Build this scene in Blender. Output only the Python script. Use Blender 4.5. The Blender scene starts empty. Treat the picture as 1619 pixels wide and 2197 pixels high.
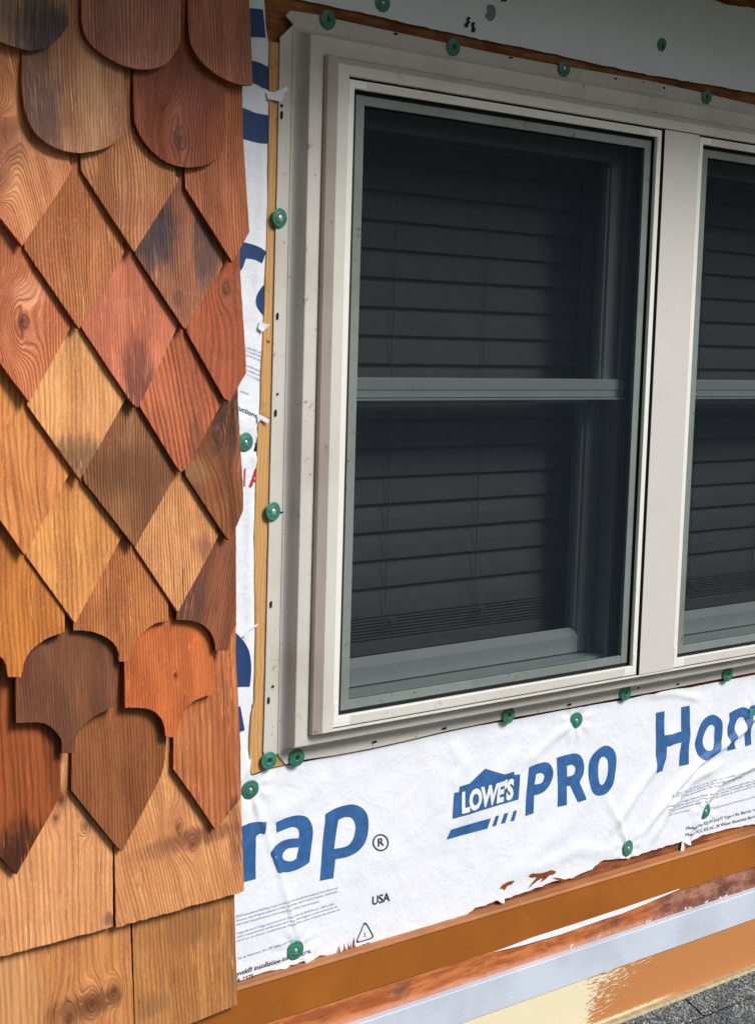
import bpy, bmesh, math, random
from mathutils import Vector, Matrix, noise
random.seed(7)
C = bpy.context.scene.collection
S = bpy.context.scene

# ------------------------------------------------------------------ camera (calibrated from the vanishing points)
YAW, PITCH, ROLL, FPX = 0.6918155, -0.11326643, 0.02827861, 3280.0
CAM = Vector((0, -1.717978, 4.5))
fw = Vector((math.sin(YAW) * math.cos(PITCH), math.cos(YAW) * math.cos(PITCH), math.sin(PITCH)))
rt = fw.cross(Vector((0, 0, 1))).normalized(); up = rt.cross(fw)
RT = rt * math.cos(ROLL) + up * math.sin(ROLL); UP = -rt * math.sin(ROLL) + up * math.cos(ROLL)
cd = bpy.data.cameras.new('camera'); cam = bpy.data.objects.new('camera', cd); C.objects.link(cam)
M = Matrix((RT, UP, -fw)).transposed().to_4x4(); M.translation = CAM
cam.matrix_world = M
cd.sensor_fit = 'HORIZONTAL'; cd.sensor_width = 36; cd.lens = 36 * FPX / 1619.0
cd.clip_start = 0.05; cd.clip_end = 1000
S.camera = cam

# ------------------------------------------------------------------ world, light, exposure
SUN_EL, SUN_AZ = math.radians(42), math.radians(22)     # azimuth measured from straight out of the wall towards +x
w = bpy.data.worlds.new('World'); S.world = w; w.use_nodes = True
nt = w.node_tree; bg = nt.nodes['Background']
sky = nt.nodes.new('ShaderNodeTexSky'); sky.sky_type = 'NISHITA'; sky.sun_disc = False
sky.sun_elevation = SUN_EL; sky.sun_rotation = math.pi - SUN_AZ
sky.air_density = 1.0; sky.dust_density = 3.0; sky.ozone_density = 1.0
nt.links.new(sky.outputs[0], bg.inputs[0]); bg.inputs[1].default_value = 0.05
sd = bpy.data.lights.new('sun', 'SUN'); sd.energy = 2.1; sd.angle = math.radians(21); sd.color = (1, .975, .945)
so = bpy.data.objects.new('sun', sd); C.objects.link(so)
sdir = Vector((math.sin(SUN_AZ) * math.cos(SUN_EL), -math.cos(SUN_AZ) * math.cos(SUN_EL), math.sin(SUN_EL)))
so.rotation_euler = sdir.to_track_quat('Z', 'Y').to_euler()
S.view_settings.view_transform = 'Standard'; S.view_settings.look = 'None'; S.view_settings.gamma = 1
S.view_settings.exposure = 0.80
try: S.cycles.transparent_max_bounces = 24
except Exception: pass

# ------------------------------------------------------------------ helpers
def W(px, py, d=0.0):
    """point of the photograph measured on the wall plane lying d metres in front of the sheathing -> (x, z)"""
    r = fw * FPX + RT * (px - 809.5) - UP * (py - 1098.5)
    t = (-d - CAM.y) / r.y
    p = CAM + r * t
    return (p.x, p.z)
def lin(c):
    return tuple(((v / 255) / 12.92 if v / 255 <= .04045 else ((v / 255 + .055) / 1.055) ** 2.4) for v in c)
def tag(o, label=None, cat=None, group=None, kind=None):
    if label: o['label'] = label
    if cat: o['category'] = cat
    if group: o['group'] = group
    if kind: o['kind'] = kind
    return o
def empty(name, loc=(0, 0, 0)):
    o = bpy.data.objects.new(name, None); o.empty_display_size = .02; o.location = loc; C.objects.link(o); return o
def obj(name, bm, mats, parent=None, origin=None, smooth=False):
    bm.normal_update()
    me = bpy.data.meshes.new(name)
    if origin is not None:
        bmesh.ops.translate(bm, vec=-Vector(origin), verts=bm.verts[:])
    bm.to_mesh(me); bm.free()
    for m in (mats if isinstance(mats, (list, tuple)) else [mats]): me.materials.append(m)
    if smooth:
        for p in me.polygons: p.use_smooth = True
    o = bpy.data.objects.new(name, me)
    C.objects.link(o)
    if origin is not None: o.location = origin
    if parent is not None:
        o.parent = parent; o.matrix_parent_inverse = Matrix.Translation(-parent.location)
    return o
def box(bm, x0, x1, d0, d1, z0, z1, bev=0.0):
    """d = distance in front of the sheathing"""
    vs = [bm.verts.new((x, -d, z)) for x in (x0, x1) for d in (d0, d1) for z in (z0, z1)]
    f = []
    for q in ((0, 1, 3, 2), (4, 6, 7, 5), (0, 4, 5, 1), (2, 3, 7, 6), (0, 2, 6, 4), (1, 5, 7, 3)):
        f.append(bm.faces.new([vs[i] for i in q]))
    bmesh.ops.recalc_face_normals(bm, faces=f)
    if bev:
        es = {e for ff in f for e in ff.edges}
        bmesh.ops.bevel(bm, geom=list(es), offset=bev, segments=2, profile=.5, affect='EDGES')
def spline(pts, n=6, closed=True):
    """Catmull-Rom through pts; a third value 1 marks a sharp corner"""
    out = []; N = len(pts)
    P = [Vector(p[:2]) for p in pts]; cr = [len(p) > 2 and p[2] for p in pts]
    rng = range(N if closed else N - 1)
    for i in rng:
        a, b = P[i], P[(i + 1) % N]
        pa = P[(i - 1) % N] if (closed or i > 0) else a
        pb = P[(i + 2) % N] if (closed or i + 2 < N) else b
        ta = (b - a) if cr[i] else (b - pa) * .5
        tb = (b - a) if cr[(i + 1) % N] else (pb - a) * .5
        if cr[i] and cr[(i + 1) % N]:
            out.append(a); continue
        for k in range(n):
            t = k / n
            h0 = 2 * t ** 3 - 3 * t ** 2 + 1; h1 = t ** 3 - 2 * t ** 2 + t; h2 = -2 * t ** 3 + 3 * t ** 2; h3 = t ** 3 - t ** 2
            out.append(a * h0 + ta * h1 + b * h2 + tb * h3)
    if not closed: out.append(P[-1])
    return [(v.x, v.y) for v in out]
def fill(loops):
    """flat triangulated fill of 2-D loops (outer + holes) in the x-z plane"""
    bm = bmesh.new(); es = []
    for L in loops:
        vs = [bm.verts.new((x, 0, z)) for x, z in L]
        es += [bm.edges.new((vs[i], vs[(i + 1) % len(vs)])) for i in range(len(vs))]
    bmesh.ops.triangle_fill(bm, use_beauty=True, use_dissolve=False, edges=es, normal=(0, -1, 0))
    return bm
def gridcut(bm, step):
    xs = [v.co.x for v in bm.verts]; zs = [v.co.z for v in bm.verts]
    for axis, lo, hi in ((0, min(xs), max(xs)), (2, min(zs), max(zs))):
        k = math.floor(lo / step) + 1
        while k * step < hi:
            co = Vector((0, 0, 0)); no = Vector((0, 0, 0)); co[axis] = k * step; no[axis] = 1
            bmesh.ops.bisect_plane(bm, geom=bm.verts[:] + bm.edges[:] + bm.faces[:], dist=1e-7, plane_co=co, plane_no=no)
            k += 1
def faceout(bm):
    for f in bm.faces:
        f.normal_update()
        if f.normal.y > 0: f.normal_flip()

# ------------------------------------------------------------------ materials
class NT:
    def __init__(s, name):
        s.m = bpy.data.materials.new(name); s.m.use_nodes = True; s.t = s.m.node_tree
        s.b = s.t.nodes['Principled BSDF']; s.out = s.t.nodes['Material Output']
        s.co = s.n('ShaderNodeTexCoord').outputs['Object']
    def n(s, ty, **kw):
        nd = s.t.nodes.new(ty)
        for k, v in kw.items(): setattr(nd, k, v)
        return nd
    def l(s, a, b): s.t.links.new(a, b)
    def setv(s, sock, v):
        if hasattr(v, 'links') or isinstance(v, bpy.types.NodeSocket): s.l(v, sock)
        else: sock.default_value = v
    def math(s, op, a, b=0.0, c=0.0):
        nd = s.n('ShaderNodeMath', operation=op)
        s.setv(nd.inputs[0], a); s.setv(nd.inputs[1], b); s.setv(nd.inputs[2], c); return nd.outputs[0]
    def vec(s, x, y, z):
        nd = s.n('ShaderNodeCombineXYZ'); s.setv(nd.inputs[0], x); s.setv(nd.inputs[1], y); s.setv(nd.inputs[2], z); return nd.outputs[0]
    def sep(s, v):
        nd = s.n('ShaderNodeSeparateXYZ'); s.l(v, nd.inputs[0]); return nd.outputs
    def noise(s, v, scale, detail=2, rough=.5, dist=0):
        nd = s.n('ShaderNodeTexNoise'); s.l(v, nd.inputs['Vector']); nd.inputs['Scale'].default_value = scale
        nd.inputs['Detail'].default_value = detail; nd.inputs['Roughness'].default_value = rough; nd.inputs['Distortion'].default_value = dist
        return nd.outputs['Fac']
    def ramp(s, f, a, b, lo=0.0, hi=1.0):
        nd = s.n('ShaderNodeMapRange', interpolation_type='SMOOTHSTEP'); s.setv(nd.inputs[0], f)
        for i, v in ((1, a), (2, b), (3, lo), (4, hi)): nd.inputs[i].default_value = v
        return nd.outputs[0]
    def mix(s, f, a, b, mode='MIX'):
        nd = s.n('ShaderNodeMix', data_type='RGBA', blend_type=mode)
        s.setv(nd.inputs[0], f)
        for i, v in ((6, a), (7, b)):
            s.setv(nd.inputs[i], v if not isinstance(v, tuple) else (*v[:3], 1))
        return nd.outputs[2]
    def bump(s, h, dist, strength=1.0, prev=None):
        nd = s.n('ShaderNodeBump'); nd.inputs['Distance'].default_value = dist; nd.inputs['Strength'].default_value = strength
        s.l(h, nd.inputs['Height'])
        if prev is not None: s.l(prev, nd.inputs['Normal'])
        return nd.outputs[0]
    def done(s, col, rough=.6, nrm=None, spec=.5):
        s.setv(s.b.inputs['Base Color'], (*col[:3], 1) if isinstance(col, tuple) else col)
        s.setv(s.b.inputs['Roughness'], rough); s.b.inputs['Specular IOR Level'].default_value = spec
        if nrm is not None: s.l(nrm, s.b.inputs['Normal'])
        return s.m

def sc(c, k): return tuple(min(1, v * k) for v in c)

def wood(name, col, alt=None, pitch=.0042, contrast=.9, knots=(), stains=(), warp=.005, seed=0, alt_amt=.55, rough=.52, slant=0.0, streak=.3):
    """vertical-grained cedar. knots/stains in the object's own x,z metres."""
    n = NT(name); X, Y, Z = n.sep(n.co)
    off = seed * 3.71
    lowv = n.vec(n.math('ADD', X, off), 0.0, n.math('MULTIPLY', Z, .35))
    low = n.noise(lowv, 14, 2, .5)
    u = n.math('ADD', X, n.math('MULTIPLY', n.math('SUBTRACT', low, .5), warp * 4))
    if slant: u = n.math('ADD', u, n.math('MULTIPLY', Z, slant))
    kd = None
    for kx, kz, rs, r0, amt in knots:
        dx = n.math('SUBTRACT', X, kx); dz = n.math('MULTIPLY', n.math('SUBTRACT', Z, kz), .62)
        rs *= .66; wob = n.math('MULTIPLY', n.math('SUBTRACT', n.noise(n.co, 55, 2), .5), rs * .3)
        r = n.math('ADD', n.math('SQRT', n.math('ADD', n.math('MULTIPLY', dx, dx), n.math('MULTIPLY', dz, dz))), wob)
        g = n.math('EXPONENT', n.math('MULTIPLY', n.math('POWER', n.math('DIVIDE', r, rs), 2.0), -1.0))
        # push the grain sideways round the knot
        sg = n.math('DIVIDE', dx, n.math('ADD', n.math('ABSOLUTE', dx), .004))
        u = n.math('ADD', n.math('MULTIPLY', u, n.math('SUBTRACT', 1.0, g)), n.math('MULTIPLY', g, n.math('MULTIPLY', r, 1.25)))
        u = n.math('ADD', u, n.math('MULTIPLY', sg, n.math('MULTIPLY', g, rs * -.25)))
        kk = n.math('MULTIPLY', n.math('EXPONENT', n.math('MULTIPLY', n.math('POWER', n.math('DIVIDE', r, r0), 2.0), -1.0)), amt)
        kd = kk if kd is None else n.math('MAXIMUM', kd, kk)
    ph = n.math('MULTIPLY', n.math('ADD', u, off), 2 * math.pi / pitch)
    ringn = n.math('MULTIPLY', n.noise(n.vec(n.math('MULTIPLY', u, 1.0), off, n.math('MULTIPLY', Z, .02)), 55, 2), 10)
    wv = n.math('ADD', n.math('MULTIPLY', n.math('SINE', n.math('ADD', ph, ringn)), .5), .5)
    wv = n.math('POWER', wv, 1.9)
    varn = n.ramp(n.noise(n.vec(n.math('MULTIPLY', u, 1), off, n.math('MULTIPLY', Z, .15)), 50, 3, .6), .3, .7, .40, 1.0)
    lines = n.math('MULTIPLY', wv, varn)
    fib = n.noise(n.vec(n.math('MULTIPLY', u, 1.0), off, n.math('MULTIPLY', Z, .035)), 900, 3, .65)
    fibm = n.ramp(fib, .35, .7)
    speck = n.noise(n.vec(n.math('MULTIPLY', X, 1.0), off, n.math('MULTIPLY', Z, .25)), 700, 2, .6)
    light = sc(col, 1.52); dark = tuple(c * k for c, k in zip(col, (.43, .29, .19)))
    alt = alt or tuple(c * k for c, k in zip(col, (.80, .62, .52)))
    blotch = n.ramp(n.noise(n.vec(n.math('ADD', X, off), 0.0, n.math('MULTIPLY', Z, .45)), 22, 3, .55), .40, .66)
    base = n.mix(n.math('MULTIPLY', blotch, alt_amt), light, sc(alt, 1.1))
    band = n.ramp(n.noise(n.vec(n.math('MULTIPLY', u, 1.0), off + 60, n.math('MULTIPLY', Z, .03)), 30, 1), .44, .60)
    base = n.mix(n.math('MULTIPLY', band, .45), base, sc(alt, .92))
    # paler streaks
    stv = n.ramp(n.noise(n.vec(u, off + 4, n.math('MULTIPLY', Z, .06)), 130, 2), .60, .72)
    base = n.mix(n.math('MULTIPLY', stv, streak * .55), base, sc(light, 1.25))
    stv2 = n.ramp(n.noise(n.vec(u, off + 9, n.math('MULTIPLY', Z, .05)), 90, 2), .60, .74)
    base = n.mix(n.math('MULTIPLY', stv2, streak), base, sc(alt, .75))
    c = n.mix(n.math('MULTIPLY', lines, contrast), base, dark)
    c = n.mix(n.math('MULTIPLY', fibm, .42), c, dark)
    c = n.mix(n.math('MULTIPLY', n.ramp(speck, .54, .68), .38), c, sc(light, 1.35))
    for sx, sz, rx, rz, scol, amt in stains:
        e = n.math('ADD', n.math('POWER', n.math('DIVIDE', n.math('SUBTRACT', X, sx), rx), 2.0), n.math('POWER', n.math('DIVIDE', n.math('SUBTRACT', Z, sz), rz), 2.0))
        e = n.math('ADD', e, n.math('MULTIPLY', n.math('SUBTRACT', n.noise(n.vec(u, off + sx * 9, n.math('MULTIPLY', Z, .09)), 170, 4, .7), .5), 4.2))
        e = n.math('ADD', e, n.math('MULTIPLY', n.math('SUBTRACT', n.noise(n.vec(X, off + sz * 9, Z), 40, 4, .6), .5), 1.6))
        c = n.mix(n.math('MULTIPLY', n.ramp(e, .0, 1.9, 1.0, 0.0), amt), c, n.mix(n.math('MULTIPLY', lines, .6), sc(scol, 1.1), sc(scol, .45)))
    # saw scuffs: short pale scratches lying with the grain, and a few hairline splits
    scf = n.noise(n.vec(u, off + 20, n.math('MULTIPLY', Z, .05)), 420, 3, .7)
    msk = n.ramp(n.noise(n.vec(X, off + 30, n.math('MULTIPLY', Z, .5)), 30, 3), .5, .66)
    c = n.mix(n.math('MULTIPLY', n.math('MULTIPLY', n.ramp(scf, .57, .66), msk), .75), c, sc(light, 1.5))
    spl = n.noise(n.vec(n.math('ADD', X, n.math('MULTIPLY', n.noise(n.co, 30, 2), .004)), off + 40, n.math('MULTIPLY', Z, .02)), 150, 1)
    c = n.mix(n.math('MULTIPLY', n.ramp(n.math('ABSOLUTE', n.math('SUBTRACT', spl, .5)), .0, .006, 1, 0), n.math('MULTIPLY', n.ramp(n.noise(n.vec(X, off + 50, Z), 22, 1), .54, .62), .7)), c, sc(dark, .35))
    if kd is not None:
        c = n.mix(kd, c, tuple(v * k for v, k in zip(col, (.22, .12, .09))))
    h = n.math('ADD', n.math('MULTIPLY', lines, -.7), n.math('MULTIPLY', fib, .8))
    nr = n.bump(h, .0013, .95)
    nr = n.bump(n.noise(n.co, 30, 2), .0025, .4, nr)
    return n.done(c, rough, nr, .42)

def edge_mat(name, col):
    n = NT(name)
    f = n.noise(n.co, 260, 3, .6)
    c = n.mix(n.ramp(f, .35, .7), sc(col, .7), sc(col, 1.25))
    return n.done(c, .8, n.bump(f, .0012, .8), .2)

def vinyl(name, col, dirt=.12, rough=.42):
    n = NT(name)
    f = n.noise(n.co, 9, 4, .6); g = n.noise(n.co, 420, 2, .6)
    c = n.mix(n.math('MULTIPLY', n.ramp(f, .42, .72), dirt), col, tuple(v * k for v, k in zip(col, (.62, .57, .5))))
    c = n.mix(n.math('MULTIPLY', n.ramp(n.noise(n.co, 75, 3, .7), .62, .74), dirt * 2.4), c, tuple(v * k for v, k in zip(col, (.5, .42, .33))))
    c = n.mix(n.math('MULTIPLY', n.ramp(g, .4, .62), .10), c, sc(col, .7))
    return n.done(c, rough, n.bump(g, .0004, .5, n.bump(f, .0012, .3)), .4)

def ink(name, col, fade=.25):
    n = NT(name)
    f = n.noise(n.co, 60, 4, .65); g = n.noise(n.co, 500, 2, .7)
    c = n.mix(n.math('MULTIPLY', n.ramp(f, .35, .7), fade), col, sc(col, 2.0))
    c = n.mix(n.math('MULTIPLY', n.ramp(g, .45, .7), fade), c, sc(col, 1.7))
    return n.done(c, .55, n.bump(g, .0004, .5), .3)

def plain(name, col, rough=.5, metal=0, vary=.2, nscale=40):
    n = NT(name); f = n.noise(n.co, nscale, 4, .6)
    c = n.mix(n.ramp(f, .3, .7), sc(col, 1 - vary), sc(col, 1 + vary))
    n.b.inputs['Metallic'].default_value = metal
    return n.done(c, rough, n.bump(f, .0006, .4), .4)

# ------------------------------------------------------------------ setting: ground
gm = NT('lawn'); f1 = gm.noise(gm.co, .6, 4); f2 = gm.noise(gm.co, 30, 3)
mlawn = gm.done(gm.mix(gm.ramp(f1, .3, .7), gm.mix(f2, (.03, .05, .015), (.07, .10, .03)), (.09, .09, .045)), .95)
bm = bmesh.new(); vs = [bm.verts.new(p) for p in ((-300, -300, 0), (300, -300, 0), (300, 300, 0), (-300, 300, 0))]; bm.faces.new(vs)
tag(obj('ground', bm, mlawn), kind='structure')

bm = bmesh.new(); ring_ = []  # added unseen ring of dark hills, to darken the glass reflections
for k in range(49):
    a = math.pi + math.pi * k / 48
    row_ = []
    for j, (rr, hh) in enumerate(((34, 0), (40, .55), (48, .85), (60, 1.0), (90, 0))):
        H = 15 + 5 * noise.noise(Vector((math.cos(a) * 3, math.sin(a) * 3, 0))) + 2.5 * noise.noise(Vector((math.cos(a) * 19, math.sin(a) * 19, j)))
        row_.append(bm.verts.new((rr * math.cos(a), rr * math.sin(a), hh * H - .2)))
    ring_.append(row_)
for A, B in zip(ring_, ring_[1:]):
    for j in range(4): bm.faces.new((A[j], B[j], B[j + 1], A[j + 1]))
hm = NT('added_dark_hill'); hf = hm.noise(hm.co, .5, 5, .7)
tag(obj('added_hills', bm, hm.done(hm.mix(hm.ramp(hf, .35, .65), (.02, .04, .015), (.06, .09, .03)), .95)), kind='structure')
# ------------------------------------------------------------------ house wall (sheathing) with the window opening
def plywood():
    n = NT('stained_sheathing'); X, Y, Z = n.sep(n.co)
    g = n.noise(n.vec(n.math('MULTIPLY', X, .06), 0.0, Z), 260, 4, .6)
    b = n.noise(n.vec(n.math('MULTIPLY', X, .5), 3.0, Z), 14, 4, .6)
    c = n.mix(n.ramp(b, .38, .64), (.42, .16, .05), (.16, .045, .018))
    c = n.mix(n.math('MULTIPLY', n.ramp(g, .4, .7), .55), c, (.10, .03, .012))
    c = n.mix(n.math('MULTIPLY', n.ramp(n.noise(n.vec(n.math('MULTIPLY', X, .2), 7.0, Z), 90, 3), .62, .7), .5), c, (.55, .27, .12))
    return n.done(c, .75, n.bump(g, .0015, .6), .25)
M_ply = plywood()
OX0, OX1, OZ0, OZ1 = 1.285, 2.730, 3.935, 4.865
bm = bmesh.new()
for a in ((-1.2, OX0, 0, 5.20), (OX1, 4.2, 0, 5.20), (OX0, OX1, 0, OZ0), (OX0, OX1, OZ1, 5.34)):
    box(bm, a[0], a[1], -.14, 0, a[2], a[3])
bmesh.ops.remove_doubles(bm, verts=bm.verts[:], dist=1e-5)
tag(obj('house_wall', bm, M_ply), 'reddish brown stained wood sheathing showing between wrap and window flange', 'wall')

# room behind the window
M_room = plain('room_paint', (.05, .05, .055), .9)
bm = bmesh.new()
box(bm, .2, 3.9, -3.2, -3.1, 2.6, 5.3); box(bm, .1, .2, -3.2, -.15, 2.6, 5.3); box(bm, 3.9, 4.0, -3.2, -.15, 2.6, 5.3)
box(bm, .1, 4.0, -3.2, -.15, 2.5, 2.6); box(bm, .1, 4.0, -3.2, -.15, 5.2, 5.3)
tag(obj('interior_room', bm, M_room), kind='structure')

# eave that shades the top of the wall (just above the frame)
M_sof = vinyl('soffit_vinyl', (.5, .48, .45))
bm = bmesh.new()
EAVE = .49; ZS = 5.20
box(bm, -1.6, 4.6, -.3, EAVE, ZS, ZS + .02); box(bm, -1.6, 4.6, EAVE, EAVE + .02, ZS - .02, ZS + .16)
v = [bm.verts.new(p) for p in ((-1.7, -EAVE - .06, ZS + .17), (4.7, -EAVE - .06, ZS + .17), (4.7, 2.6, ZS + 1.5), (-1.7, 2.6, ZS + 1.5))]
bm.faces.new(v)
tag(obj('roof_eave', bm, M_sof), 'pale boxed eave overhanging the shaded top of the wall', 'eave')

# ------------------------------------------------------------------ house wrap
def wrapmat():
    n = NT('white_house_wrap')
    f = n.noise(n.co, 18, 5, .65, .6); g = n.noise(n.co, 330, 3, .7); k = n.noise(n.co, 60, 4, .6, 1.2)
    c = n.mix(n.math('MULTIPLY', n.ramp(f, .42, .68), .35), (.79, .83, .90), (.70, .74, .83))
    c = n.mix(n.math('MULTIPLY', n.ramp(g, .45, .7), .15), c, (.66, .70, .77))
    c = n.mix(n.math('MULTIPLY', n.ramp(n.noise(n.co, 7, 3), .60, .75), .18), c, (.62, .55, .46))
    wv_ = n.vec(n.math('ADD', n.sep(n.co)[0], n.math('MULTIPLY', n.noise(n.co, 9, 2), .06)), 0.0, n.math('ADD', n.sep(n.co)[2], n.math('MULTIPLY', n.noise(n.co, 11, 2), .05)))
    cr1 = n.ramp(n.math('ABSOLUTE', n.math('SUBTRACT', n.noise(wv_, 9, 2, .45), .5)), .0, .05, 1, 0)
    cr2 = n.ramp(n.math('ABSOLUTE', n.math('SUBTRACT', n.noise(wv_, 23, 1, .4), .5)), .0, .05, 1, 0)
    cr = n.math('ADD', n.math('MULTIPLY', cr1, n.noise(n.co, 6, 1)), n.math('MULTIPLY', cr2, .4))
    nr = n.bump(cr, .0012, .22)
    nr = n.bump(g, .0003, .5, nr)
    nr = n.bump(k, .0022, .16, n.bump(f, .007, .38, nr))
    _x = (0 and n.bump(g, .0003, .5, n.bump(k, .0022, .16, n.bump(f, .007, .38))))
    return n.done(c, .55, nr, .35)
M_wrap = wrapmat()
FOLDS = []
def fold(pts, wd, h):
    FOLDS.append(([Vector(W(*p)) for p in pts], wd, h))
fold([(1364, 1800), (1438, 1696), (1493, 1633), (1549, 1596), (1597, 1556), (1630, 1500)], .007, .0085)
fold([(1467, 1812), (1501, 1726), (1538, 1678), (1625, 1636)], .006, .0075)
fold([(1390, 1812), (1425, 1740), (1480, 1670), (1540, 1640)], .008, .0055)
fold([(1300, 1790), (1360, 1700), (1420, 1620), (1440, 1560)], .011, .005)
fold([(1241, 1541), (1182, 1582), (1120, 1640)], .009, .0028)
fold([(535, 1712), (560, 1770), (590, 1850), (612, 1930), (628, 1990), (642, 2040), (660, 2075)], .0035, .0026)
fold([(545, 1600), (520, 1650), (500, 1680)], .006, .003)
fold([(1346, 1822), (1330, 1780), (1290, 1700)], .007, .0025)
fold([(960, 1590), (990, 1640), (960, 1690)], .012, .0022)
fold([(1385, 1492), (1440, 1486), (1500, 1500)], .005, .003)
fold([(1110, 1600), (1040, 1700), (930, 1800)], .018, .0025)
fold([(1330, 1600), (1200, 1780), (1060, 1900)], .02, .0025)
fold([(1100, 1880), (1240, 1820), (1330, 1830)], .012, .002)
fold([(700, 1660), (640, 1720), (560, 1760)], .014, .0018)
fold([(1460, 60), (1250, 30), (1100, 70)], .02, .003)
fold([(1619, 120), (1480, 90), (1380, 130)], .02, .002)
fold([(548, 0), (556, 200), (560, 400), (548, 560), (545, 760)], .007, .0022)
fold([(536, 980), (528, 1150), (530, 1330), (530, 1500)], .006, .0022)
DENTS = [W(x_, y_, .006) for x_, y_ in ((820, 5), (1419, 98), (526, 948), (536, 1694), (633, 2039), (1235, 1545), (1346, 1819), (1512, 1740), (1614, 1537))]
def segd(p, a, b):
    ab = b - a; t = max(0, min(1, (p - a).dot(ab) / ab.length_squared)); return (p - a - ab * t).length, t
def drape(x, z):
    p = Vector((x, z)); h = 0
    for pts, wd, ht in FOLDS:
        best = 9; bt = 0
        for i in range(len(pts) - 1):
            d, t = segd(p, pts[i], pts[i + 1])
            if d < best: best = d; bt = (i + t) / (len(pts) - 1)
        if best < wd * 3.5:
            h += ht * math.exp(-(best / wd) ** 2) * min(1, 6 * min(bt, 1 - bt) + .15)
    for cx_, cz_ in DENTS:
        rx, rz = x - cx_, z - cz_; rr_ = math.hypot(rx, rz)
        if rr_ < .07: h += .0013 * (1 + math.cos(9 * math.atan2(rz, rx) + cx_ * 50)) * math.exp(-((rr_ - .026) / .013) ** 2) - .0016 * math.exp(-(rr_ / .014) ** 2)
    h += .0016 * (noise.noise(Vector((x * 9, 1.3, z * 9))) + .5) + .0007 * (noise.noise(Vector((x * 30, 4, z * 30))) + .5)
    return h
def press(bm, d0, extra=0.0, curl=None):
    for v in bm.verts:
        v.co.y = -(d0 + extra + drape(v.co.x, v.co.z))
def ragged(pts, amp, step):
    """subdivide an open px polyline and jitter it like torn film"""
    out = []
    for i in range(len(pts) - 1):
        a = Vector(pts[i]); b = Vector(pts[i + 1]); L = (b - a).length; k = max(1, int(L / step))
        for j in range(k):
            p = a.lerp(b, j / k)
            out.append((p.x + random.uniform(-amp, amp) * .6, p.y + random.uniform(-amp, amp) + 1.2 * amp * noise.noise(Vector((p.x * .05, p.y * .05, 0)))))
    out.append(pts[-1]); return out
DW = .004
def wrap_sheet(name, px, step=.006):
    L = [W(x, y, DW) for x, y in px]
    bm = fill([L]); gridcut(bm, step); press(bm, DW); faceout(bm)
    return obj(name, bm, M_wrap, smooth=True)

low_top = [(430, 1660), (500, 1668), (541, 1664), (566, 1653), (600, 1645), (655, 1634), (700, 1625), (795, 1608), (880, 1589), (962, 1570), (1019, 1558), (1090, 1546), (1160, 1533), (1226, 1520), (1290, 1509), (1345, 1500), (1383, 1491), (1400, 1489), (1415, 1484), (1440, 1479), (1480, 1475), (1560, 1459), (1680, 1436)]
low_bot = [(1680, 1752), (1619, 1768), (1573, 1776), (1536, 1785), (1507, 1792), (1482, 1805), (1478, 1799), (1470, 1806), (1465, 1826), (1458, 1824), (1462, 1804), (1420, 1818), (1382, 1829), (1345, 1842), (1318, 1842), (1286, 1847), (1268, 1865), (1227, 1884), (1190, 1890), (1154, 1904), (1108, 1920), (1060, 1934), (1017, 1950), (994, 1966), (940, 1981), (907, 1993), (880, 2000), (826, 2014), (796, 2026), (766, 2038), (727, 2047), (717, 2051), (685, 2049), (672, 2058), (669, 2071), (653, 2073), (650, 2061), (608, 2077), (574, 2084), (551, 2091), (507, 2107), (430, 2130)]
lower = wrap_sheet('house_wrap', low_top + ragged(low_bot, 1.1, 7)[0:], .005)
tag(lower, 'white printed house wrap below the window with large blue lettering and torn bottom edge', 'house wrap', 'sheets of white house wrap')
def Z(o, s):
    return lambda p: (o[0] + p[0] / s, o[1] + p[1] / s)
Z1 = Z((500, 0), 4.0475); Z2 = Z((480, 400), 4.3933); Z3 = Z((480, 800), 4.3933); Z4 = Z((480, 1200), 4.3933)
strip_r = [Z1(p) for p in ((262, -60), (265, 0), (275, 200), (290, 300), (308, 380), (318, 700), (312, 790), (318, 860), (320, 1005), (316, 1240), (326, 1300), (318, 1500), (310, 1600))] + \
          [Z2(p) for p in ((412, 60), (418, 200), (408, 380), (404, 480), (425, 560), (440, 598), (432, 600), (412, 545), (420, 655), (404, 662), (402, 700), (405, 800), (395, 905), (383, 920), (384, 1100), (376, 1200), (366, 1225), (372, 1290), (352, 1380), (385, 1472), (358, 1462), (352, 1560), (350, 1700), (346, 1900), (348, 2100))] + \
          [Z3(p) for p in ((350, 380), (334, 420), (318, 450), (326, 500), (340, 545), (316, 541), (304, 570), (308, 640), (303, 800), (306, 890), (300, 1060), (288, 1130), (300, 1170), (305, 1298), (280, 1290), (284, 1500), (290, 1700), (300, 1990), (296, 2190))] + \
          [Z4(p) for p in ((300, 600), (293, 690), (296, 800), (298, 1000), (289, 1100), (286, 1360), (256, 1372), (248, 1600), (243, 1760), (240, 1900), (252, 2010), (268, 2045))]
strip = [(430, 1690), (430, -20)] + strip_r + [(528, 1690)]
side = wrap_sheet('house_wrap', strip, .006)
tag(side, 'narrow white house wrap strip between cedar shingles and pine strip, torn right edge', 'house wrap', 'sheets of white house wrap')
up_bot = [(640, -2), (717, 15), (800, 33), (900, 56), (1006, 78), (1090, 96), (1166, 111), (1280, 137), (1388, 160), (1522, 182), (1619, 200), (1700, 214)]
up_top = [(1700, 40), (1619, 18), (1590, 14), (1557, 10), (1535, 0), (1490, -14), (1400, -60), (900, -160), (600, -200), (590, -30)]
upper = wrap_sheet('house_wrap', ragged(up_bot, 1.0, 12) + ragged(up_top, 1.5, 14), .008)
tag(upper, 'shaded grey white house wrap above the window under the eave', 'house wrap', 'sheets of white house wrap')

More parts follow.
